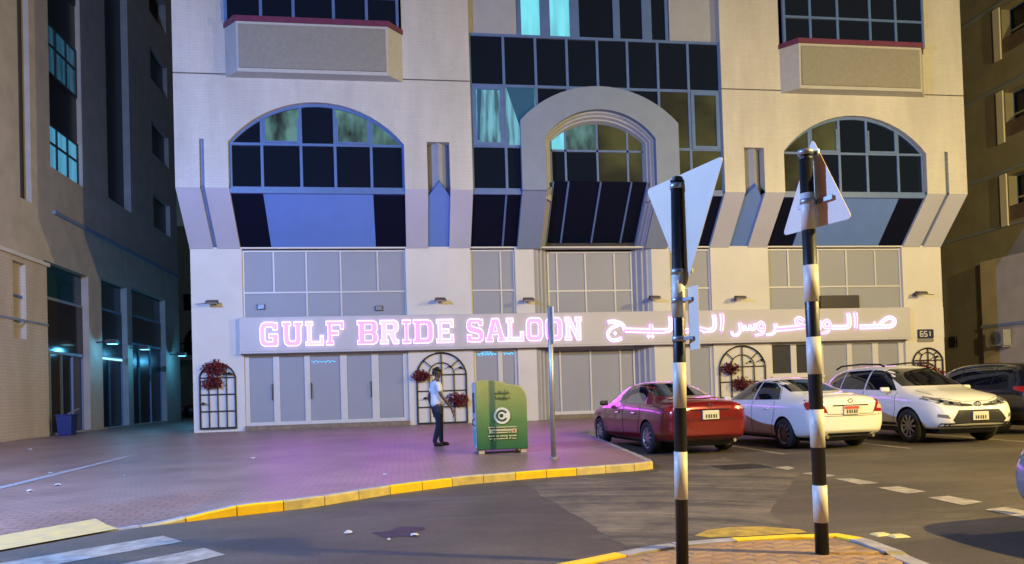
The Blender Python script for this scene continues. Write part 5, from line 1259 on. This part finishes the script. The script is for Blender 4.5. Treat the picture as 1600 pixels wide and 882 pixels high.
striped_pole((1066, 890), (1057.5, 284), .083, [(426, 497), (567, 638), (706, 780)], [(1010, 297), (1131, 243), (1071, 452)], 75, 'black and white striped pole with an inverted triangular sign seen from behind', small_plate)
striped_pole((1285, 865), (1259, 250), .096, [(303, 360), (415, 472), (527, 585), (640, 699), (758, 816)], [(1269, 216), (1223, 369), (1332, 341)], 77, 'striped pole on the island with an upright triangular sign seen from behind')

# plain post with an edge-on plate
base = onP(865, 717); tp = onY(859, 478, base.y)
t = empty('sign_post', base, 'thin grey metal post with an edge-on plate beside the green bin', 'post')
ax = tp-base
MB().tube([(0, 0, 0), tuple(ax)], .044, 14).build('post', 'grey_metal', t, True)
MB().tube([(0, 0, -.01), (0, 0, .03)], .075, 14).build('foot_plate', 'grey_metal', t)
mb = MB(); mb.box(ax.x+.03, ax.x+.048, -.10, .42, ax.z-.66, ax.z-.02); mb.build('sign_plate', 'sign_back', t, bevel=.003)
mb = MB(); mb.box(ax.x-.01, ax.x+.03, -.03, .03, ax.z-.2, ax.z-.17); mb.box(ax.x-.01, ax.x+.03, -.03, .03, ax.z-.52, ax.z-.49); mb.build('bracket', 'car_black', t)

# ================================================================== CLOTHES BIN
def bin_mat():
    m = bpy.data.materials.new('green_bin_print'); m.use_nodes = True; n = m.node_tree; b_ = n.nodes['Principled BSDF']; L = n.links.new
    tc = n.nodes.new('ShaderNodeTexCoord'); sp = n.nodes.new('ShaderNodeSeparateXYZ'); L(tc.outputs['Object'], sp.inputs[0])
    mr = n.nodes.new('ShaderNodeMapRange'); mr.inputs[1].default_value = .1; mr.inputs[2].default_value = 1.2; L(sp.outputs['Z'], mr.inputs[0])
    ns = n.nodes.new('ShaderNodeTexNoise'); ns.inputs['Scale'].default_value = 4; ns.inputs['Detail'].default_value = 6; L(tc.outputs['Object'], ns.inputs['Vector'])
    rp = n.nodes.new('ShaderNodeValToRGB'); rp.color_ramp.elements[0].color = (.025, .13, .045, 1); rp.color_ramp.elements[1].color = (.38, .40, .12, 1)
    e = rp.color_ramp.elements.new(.45); e.color = (.12, .24, .07, 1); L(mr.outputs[0], rp.inputs[0])
    mx = n.nodes.new('ShaderNodeMixRGB'); mx.blend_type = 'MULTIPLY'; mx.inputs[0].default_value = .35; L(rp.outputs[0], mx.inputs[1]); L(ns.outputs['Fac'], mx.inputs[2]); L(mx.outputs[0], b_.inputs['Base Color'])
    b_.inputs['Roughness'].default_value = .4; M['bin'] = m
bin_mat()
a_, c_ = onP(746, 711), onP(826, 708)
rz = math.atan2(c_.y-a_.y, c_.x-a_.x)*.3; BW = .90
bn = empty('clothes_bin', (a_.x, a_.y, pz(a_.x, a_.y)+.004), 'green donation bin with a white ring emblem on the brick pavement', 'donation bin', rz=rz)
bn.scale = ((c_-a_).length/.90,)*3
prof = [(0, .07), (BW, .07), (BW, .95), (BW-.02, 1.06), (BW-.08, 1.15), (BW-.18, 1.20), (BW-.34, 1.215), (BW-.40, 1.25), (BW-.55, 1.28), (.10, 1.30), (0, 1.27)]
mb = MB().plate(prof, [], lambda u, v, d: (u, d, v), 0, .75); mb.build('bin_body', 'bin', bn, bevel=.015)
M['bin_side'] = mat('bin_side_panel', (.45, .55, .62), .45, noise=.5, nscale=6)
mb = MB(); mb.box(-.012, -.001, .02, .73, .10, 1.25); sp_ = mb.build('side_panel', 'bin_side', bn)
MB().box(-.02, -.0125, .18, .56, .72, 1.08).build('drop_slot', 'black_metal', sp_)
MB().box(-.018, -.0125, .08, .66, .14, .42).build('side_sticker', mat('cyan_sticker', (.06, .35, .40), .5), sp_)
MB().tube([(-.02, .1, .62), (-.06, .1, .60), (-.06, .1, .52), (-.02, .1, .50)], .012, 6).build('handle', 'black_metal', sp_)
for x in (.03, BW-.13):
    for y in (.02, .63):
        mb = MB(); mb.box(x, x+.10, y, y+.10, 0, .068); mb.build('foot', mat('cream_foot', (.42, .36, .24), .7), bn, bevel=.006)
M['bin_white'] = mat('bin_print_white', (.62, .62, .50), .5); M['bin_dark'] = mat('bin_print_dark', (.02, .06, .03), .5); M['bin_pale'] = mat('bin_print_pale', (.50, .47, .24), .5)
def ring_flat(name, cx, cz, r0_, r1_, a0, a1, y, m, n=32, parent=bn):
    mb = MB(); P = [(cx+r*math.cos(R_(a0+(a1-a0)*i/n)), y, cz+r*math.sin(R_(a0+(a1-a0)*i/n))) for r in (r0_, r1_) for i in range(n+1)]
    mb.add(P, [(i, i+1, i+n+2, i+n+1) for i in range(n)]); return mb.build(name, m, parent)
mb = MB(); mb.add([(BW*.50+.145*math.cos(2*math.pi*i/32), -.018, .665+.145*math.sin(2*math.pi*i/32)) for i in range(32)], [tuple(range(32))]); em = mb.build('emblem', 'bin_white', bn)
ring_flat('emblem_ring', BW*.5, .665, .068, .105, 30, 330, -.021, 'bin_dark', parent=em); ring_flat('emblem_dot', BW*.5-.01, .665, .0, .035, 0, 360, -.021, 'bin_dark', parent=em)
def wave_text(name, x0, x1, z, h, n, m, y=-.019, parent=bn, w=.014):
    mb = MB(); x = x0
    while x < x1-.02:
        l = random.uniform(.02, .05); up = random.uniform(.2, 1)*h
        mb.box(x, min(x+l, x1), y, y+.003, z, z+w); 
        if random.random() < .7: mb.box(x, x+w*.8, y-.001, y+.002, z, z+up)
        if random.random() < .4: mb.box(x+l*.3, x+l*.3+w*.9, y-.001, y+.002, z-w*1.6, z-w*.6)
        x += l+.004+(.02 if random.random() < .2 else 0)
    o = mb.build(name, m, parent); o['kind'] = 'stuff'; return o
wave_text('print_line', .32, .60, 1.05, .09, 6, 'bin_dark'); wave_text('print_line', .34, .60, .96, .06, 6, 'bin_dark')
wave_text('print_line', .20, .72, .455, .02, 8, 'bin_pale', w=.02)
mb = MB(); mb.box(.22, .70, -.018, -.0155, .36, .43); pb = mb.build('print_band', 'bin_pale', bn); wave_text('print_line', .28, .62, .385, .02, 8, 'bin_dark', y=-.023, parent=pb, w=.012)
MB().box(.64, .675, -.021, -.0185, .375, .415).build('print_dot', 'plate_red', pb)
wave_text('print_line', .20, .70, .30, .02, 8, 'bin_pale', w=.02); wave_text('print_line', .22, .70, .255, .02, 8, 'bin_pale', w=.016)

# ================================================================== PEDESTRIAN
def skin(name, nodes, edges, m, parent, root=0, sub=2):
    me = bpy.data.meshes.new(name); me.from_pydata([n[:3] for n in nodes], edges, []); me.update()
    o = bpy.data.objects.new(name, me); COL.objects.link(o)
    md = o.modifiers.new('skin', 'SKIN')
    for i, n in enumerate(nodes):
        v = me.skin_vertices[0].data[i]; r = n[3]; v.radius = (r, r) if not isinstance(r, tuple) else r; v.use_root = (i == root)
    s = o.modifiers.new('sub', 'SUBSURF'); s.levels = sub; s.render_levels = sub
    dg = bpy.context.evaluated_depsgraph_get(); dg.update(); m2 = bpy.data.meshes.new_from_object(o.evaluated_get(dg)); bpy.data.objects.remove(o)
    m2.materials.clear(); m2.name = name
    return link(name, m2, m, parent, True)
M['skin'] = mat('dark_skin', (.085, .045, .028), .5, noise=.1); M['hair'] = mat('black_hair', (.008, .007, .006), .6, bump=.8, bscale=80)
M['shirt'] = mat('white_shirt', (.62, .62, .62), .8, noise=.1, nscale=8, bump=.3, bscale=12); M['jeans'] = mat('navy_jeans', (.009, .013, .035), .85, noise=.3, nscale=14, bump=.3, bscale=18); M['shoe'] = mat('black_shoe', (.012, .012, .014), .5)
g = onP(685, 697)
def hand(px, py, pz_, dx, dy, sgn, base):
    """palm + five fingers hanging down-forward; returns nodes, edges (indices from base)"""
    nodes = [(px, py, pz_, .022), (px+dx*.05, py, pz_-.05, .026), (px+dx*.07, py, pz_-.085, .022)]; ed = [(base, base+1), (base+1, base+2)]
    k = base+3
    for i, (oy, ln) in enumerate(((-.024, .062), (-.008, .075), (.008, .07), (.024, .055))):
        nodes += [(px+dx*.085, py+oy, pz_-.10, .0085), (px+dx*.09+.01, py+oy, pz_-.10-ln*.55, .008), (px+dx*.08-.005, py+oy, pz_-.10-ln, .006)]
        ed += [(base+2, k), (k, k+1), (k+1, k+2)]; k += 3
    nodes += [(px+dx*.05+.035, py-sgn*.005, pz_-.045, .010), (px+dx*.06+.055, py-sgn*.008, pz_-.085, .008)]; ed += [(base+1, k), (k, k+1)]
    return nodes, ed
N = [(0, 0, .86, .11), (0, 0, 1.0, .105), (-.01, 0, 1.18, .12), (-.01, 0, 1.33, .09), (.005, 0, 1.40, .052), (.015, 0, 1.44, .05), (.03, 0, 1.485, .068), (.03, 0, 1.55, .085), (.022, 0, 1.61, .062),
     (-.01, -.16, 1.34, .055), (.0, -.205, 1.19, .043), (.035, -.225, 1.06, .036), (.14, -.225, .93, .033), (.235, -.215, .80, .025),
     (-.01, .16, 1.34, .055), (-.06, .205, 1.19, .043), (-.12, .23, 1.06, .036), (-.10, .225, .93, .033), (-.06, .215, .80, .025),
     (0, -.085, .80, .085), (.005, -.09, .46, .055), (-.10, -.095, .10, .038), (-.105, -.095, .045, .035), (.035, -.105, .03, .03),
     (0, .085, .80, .085), (.085, .09, .46, .055), (.09, .10, .10, .038), (.09, .10, .045, .035), (.23, .11, .03, .03)]
E_ = [(0, 1), (1, 2), (2, 3), (3, 4), (4, 5), (5, 6), (6, 7), (7, 8), (3, 9), (9, 10), (10, 11), (11, 12), (12, 13), (3, 14), (14, 15), (15, 16), (16, 17), (17, 18), (0, 19), (19, 20), (20, 21), (21, 22), (22, 23), (0, 24), (24, 25), (25, 26), (26, 27), (27, 28)]
h1, e1 = hand(.255, -.212, .775, .35, 0, -1, len(N)); N += h1; E_ += [(13, len(N)-len(h1))]+e1
b0 = len(N); h2, e2 = hand(-.05, .212, .775, .15, 0, 1, b0); N += h2; E_ += [(18, b0)]+e2
SC = 1.04
body = skin('person', N, E_, 'skin', None)
body.location = (g.x, g.y, pz(g.x, g.y)-.004); body.rotation_euler.z = R_(12); body.scale = (SC,)*3
tag(body, 'person in white shirt and dark jeans walking towards the green bin', 'person')
# face: nose, ears, eyes, mouth as small shaped pieces on the head
mb = MB(); mb.hexa([(.108, -.014, 1.525), (.108, .014, 1.525), (.112, .006, 1.565), (.112, -.006, 1.565)], [(.135, -.009, 1.53), (.135, .009, 1.53), (.116, .004, 1.565), (.116, -.004, 1.565)]); mb.build('nose', 'skin', body, True)
for s_ in (-1, 1):
    mb = MB(); mb.hexa([(.01, s_*.078, 1.52), (.035, s_*.078, 1.525), (.04, s_*.078, 1.575), (.01, s_*.078, 1.57)], [(.005, s_*.095, 1.525), (.028, s_*.09, 1.53), (.03, s_*.092, 1.572), (.002, s_*.097, 1.57)]); mb.build('ear', 'skin', body, True)
    mb = MB(); mb.tube([(.103, s_*.032, 1.562), (.109, s_*.030, 1.562)], .009, 8); mb.build('eye', 'hair', body)
MB().box(.106, .112, -.02, .02, 1.502, 1.507).build('mouth', mat('lip', (.06, .02, .02), .6), body)
skin('hair', [(.005, 0, 1.545, .086), (.015, 0, 1.60, .092), (.03, 0, 1.635, .075), (.075, 0, 1.622, .05), (-.03, 0, 1.57, .07)], [(0, 1), (1, 2), (2, 3), (0, 4)], 'hair', body)
skin('shirt', [(0, 0, .80, .158), (0, 0, .95, .150), (-.005, 0, 1.08, .135), (-.01, 0, 1.22, .145), (-.01, 0, 1.33, .115), (0, 0, 1.385, .062), (-.01, -.165, 1.335, .073), (.0, -.21, 1.20, .064), (.012, -.222, 1.13, .062), (-.01, .165, 1.335, .073), (-.055, .21, 1.20, .064), (-.085, .222, 1.13, .062)],
     [(0, 1), (1, 2), (2, 3), (3, 4), (4, 5), (4, 6), (6, 7), (7, 8), (4, 9), (9, 10), (10, 11)], 'shirt', body)
skin('trousers', [(0, 0, .90, .135), (0, 0, .80, .140), (0, -.085, .74, .112), (.002, -.09, .46, .068), (-.10, -.095, .12, .052), (-.10, -.095, .075, .052), (0, .085, .74, .112), (.082, .09, .46, .068), (.09, .10, .12, .052), (.09, .10, .075, .052)],
     [(0, 1), (1, 2), (2, 3), (3, 4), (4, 5), (1, 6), (6, 7), (7, 8), (8, 9)], 'jeans', body)
for sx, sy in ((-.105, -.097), (.085, .102)):
    skin('shoe', [(sx-.03, sy, .045, .045), (sx+.04, sy, .048, .048), (sx+.12, sy-.006, .036, .042), (sx+.18, sy-.01, .03, .034)], [(0, 1), (1, 2), (2, 3)], 'shoe', body)

# ================================================================== SMALL THINGS
M['paper'] = mat('white_paper', (.50, .50, .50), .8)
scraps = [((47, 703), 'crumpled white paper lying far out on the pavement near the sand wall', .16), ((78, 741), 'small white scrap beside the pale paving line', .09), ((89, 759), 'flat white scrap on the pavement below the paving line', .13), ((47, 768), 'flat white paper on the pavement above the yellow pad', .13),
          ((195, 745), 'small white scrap midway on the open pavement', .08), ((395, 717), 'white scrap on the pavement in front of the glass doors', .11), ((602, 743), 'white scrap on the pavement behind the yellow kerb', .10), ((545, 834), 'pale flattened litter on the asphalt beside the stain', .12), ((648, 838), 'crumpled wrapper lying in the dark stain', .10), ((608, 846), 'small brown scrap on the asphalt below the stain', .05)]
for (px, py), lbx, s in scraps:
    rd = py > 800; p = onZ(px, py, RZ) if rd else onP(px, py); z = RZ+.006 if rd else pz(p.x, p.y)+.004
    s *= .62; mb = MB(); n_ = 7; pts = [(s*random.uniform(.5, .8)*math.cos(2*math.pi*i/n_), s*random.uniform(.5, .8)*math.sin(2*math.pi*i/n_), random.uniform(0, .02)) for i in range(n_)]
    top = [(x*.5, y*.5, random.uniform(.012, .028)) for x, y, _ in pts]; mb.hexa(pts, top)
    tag(mb.build('paper_scrap', 'paper', None, loc=(p.x, p.y, z)), lbx, 'litter', 'litter on the ground')
p = onX(105, 672, LX+.7)
bk = empty('bucket', (p.x, p.y, PZ), 'dark blue plastic tub in front of the brown shopfront', 'bucket'); bk.scale = (.62, .55, .85)
mb = MB(); mb.hexa([(-.33, -.4, 0), (.33, -.4, 0), (.33, .4, 0), (-.33, .4, 0)], [(-.4, -.5, .78), (.4, -.5, .78), (.4, .5, .78), (-.4, .5, .78)]); mb.build('tub', mat('blue_plastic', (.015, .03, .16), .45), bk, bevel=.04)
mb = MB(); mb.hexa([(-.43, -.53, .785), (.43, -.53, .785), (.43, .53, .785), (-.43, .53, .785)], [(-.43, -.53, .84), (.43, -.53, .84), (.43, .53, .84), (-.43, .53, .84)]); mb.build('rim', MATS['blue_plastic'], bk, bevel=.015)
mb = MB(); mb.bar((.1, -.1, .86), (.3, .9, 1.05), .05); mb.build('broom_handle', 'grey_metal', bk)
q = [onP(-40, 771), onP(205, 711.5), onP(207, 713.5), onP(-40, 775)]
bm = bmesh.new(); f = bm.faces.new([bm.verts.new((v.x, v.y, 0)) for v in q])
for i in range(-40, 0): bmesh.ops.bisect_plane(bm, geom=bm.verts[:]+bm.edges[:]+bm.faces[:], plane_co=(i*.5, 0, 0), plane_no=(1, 0, 0))
for i in range(10, 52): bmesh.ops.bisect_plane(bm, geom=bm.verts[:]+bm.edges[:]+bm.faces[:], plane_co=(0, i*.5, 0), plane_no=(0, 1, 0))
for v in bm.verts: v.co.z = pz(v.co.x, v.co.y)+.006
me = bpy.data.meshes.new('paving_band'); bm.to_mesh(me); bm.free(); link('paving_band', me, 'kerb_stone', pavement)
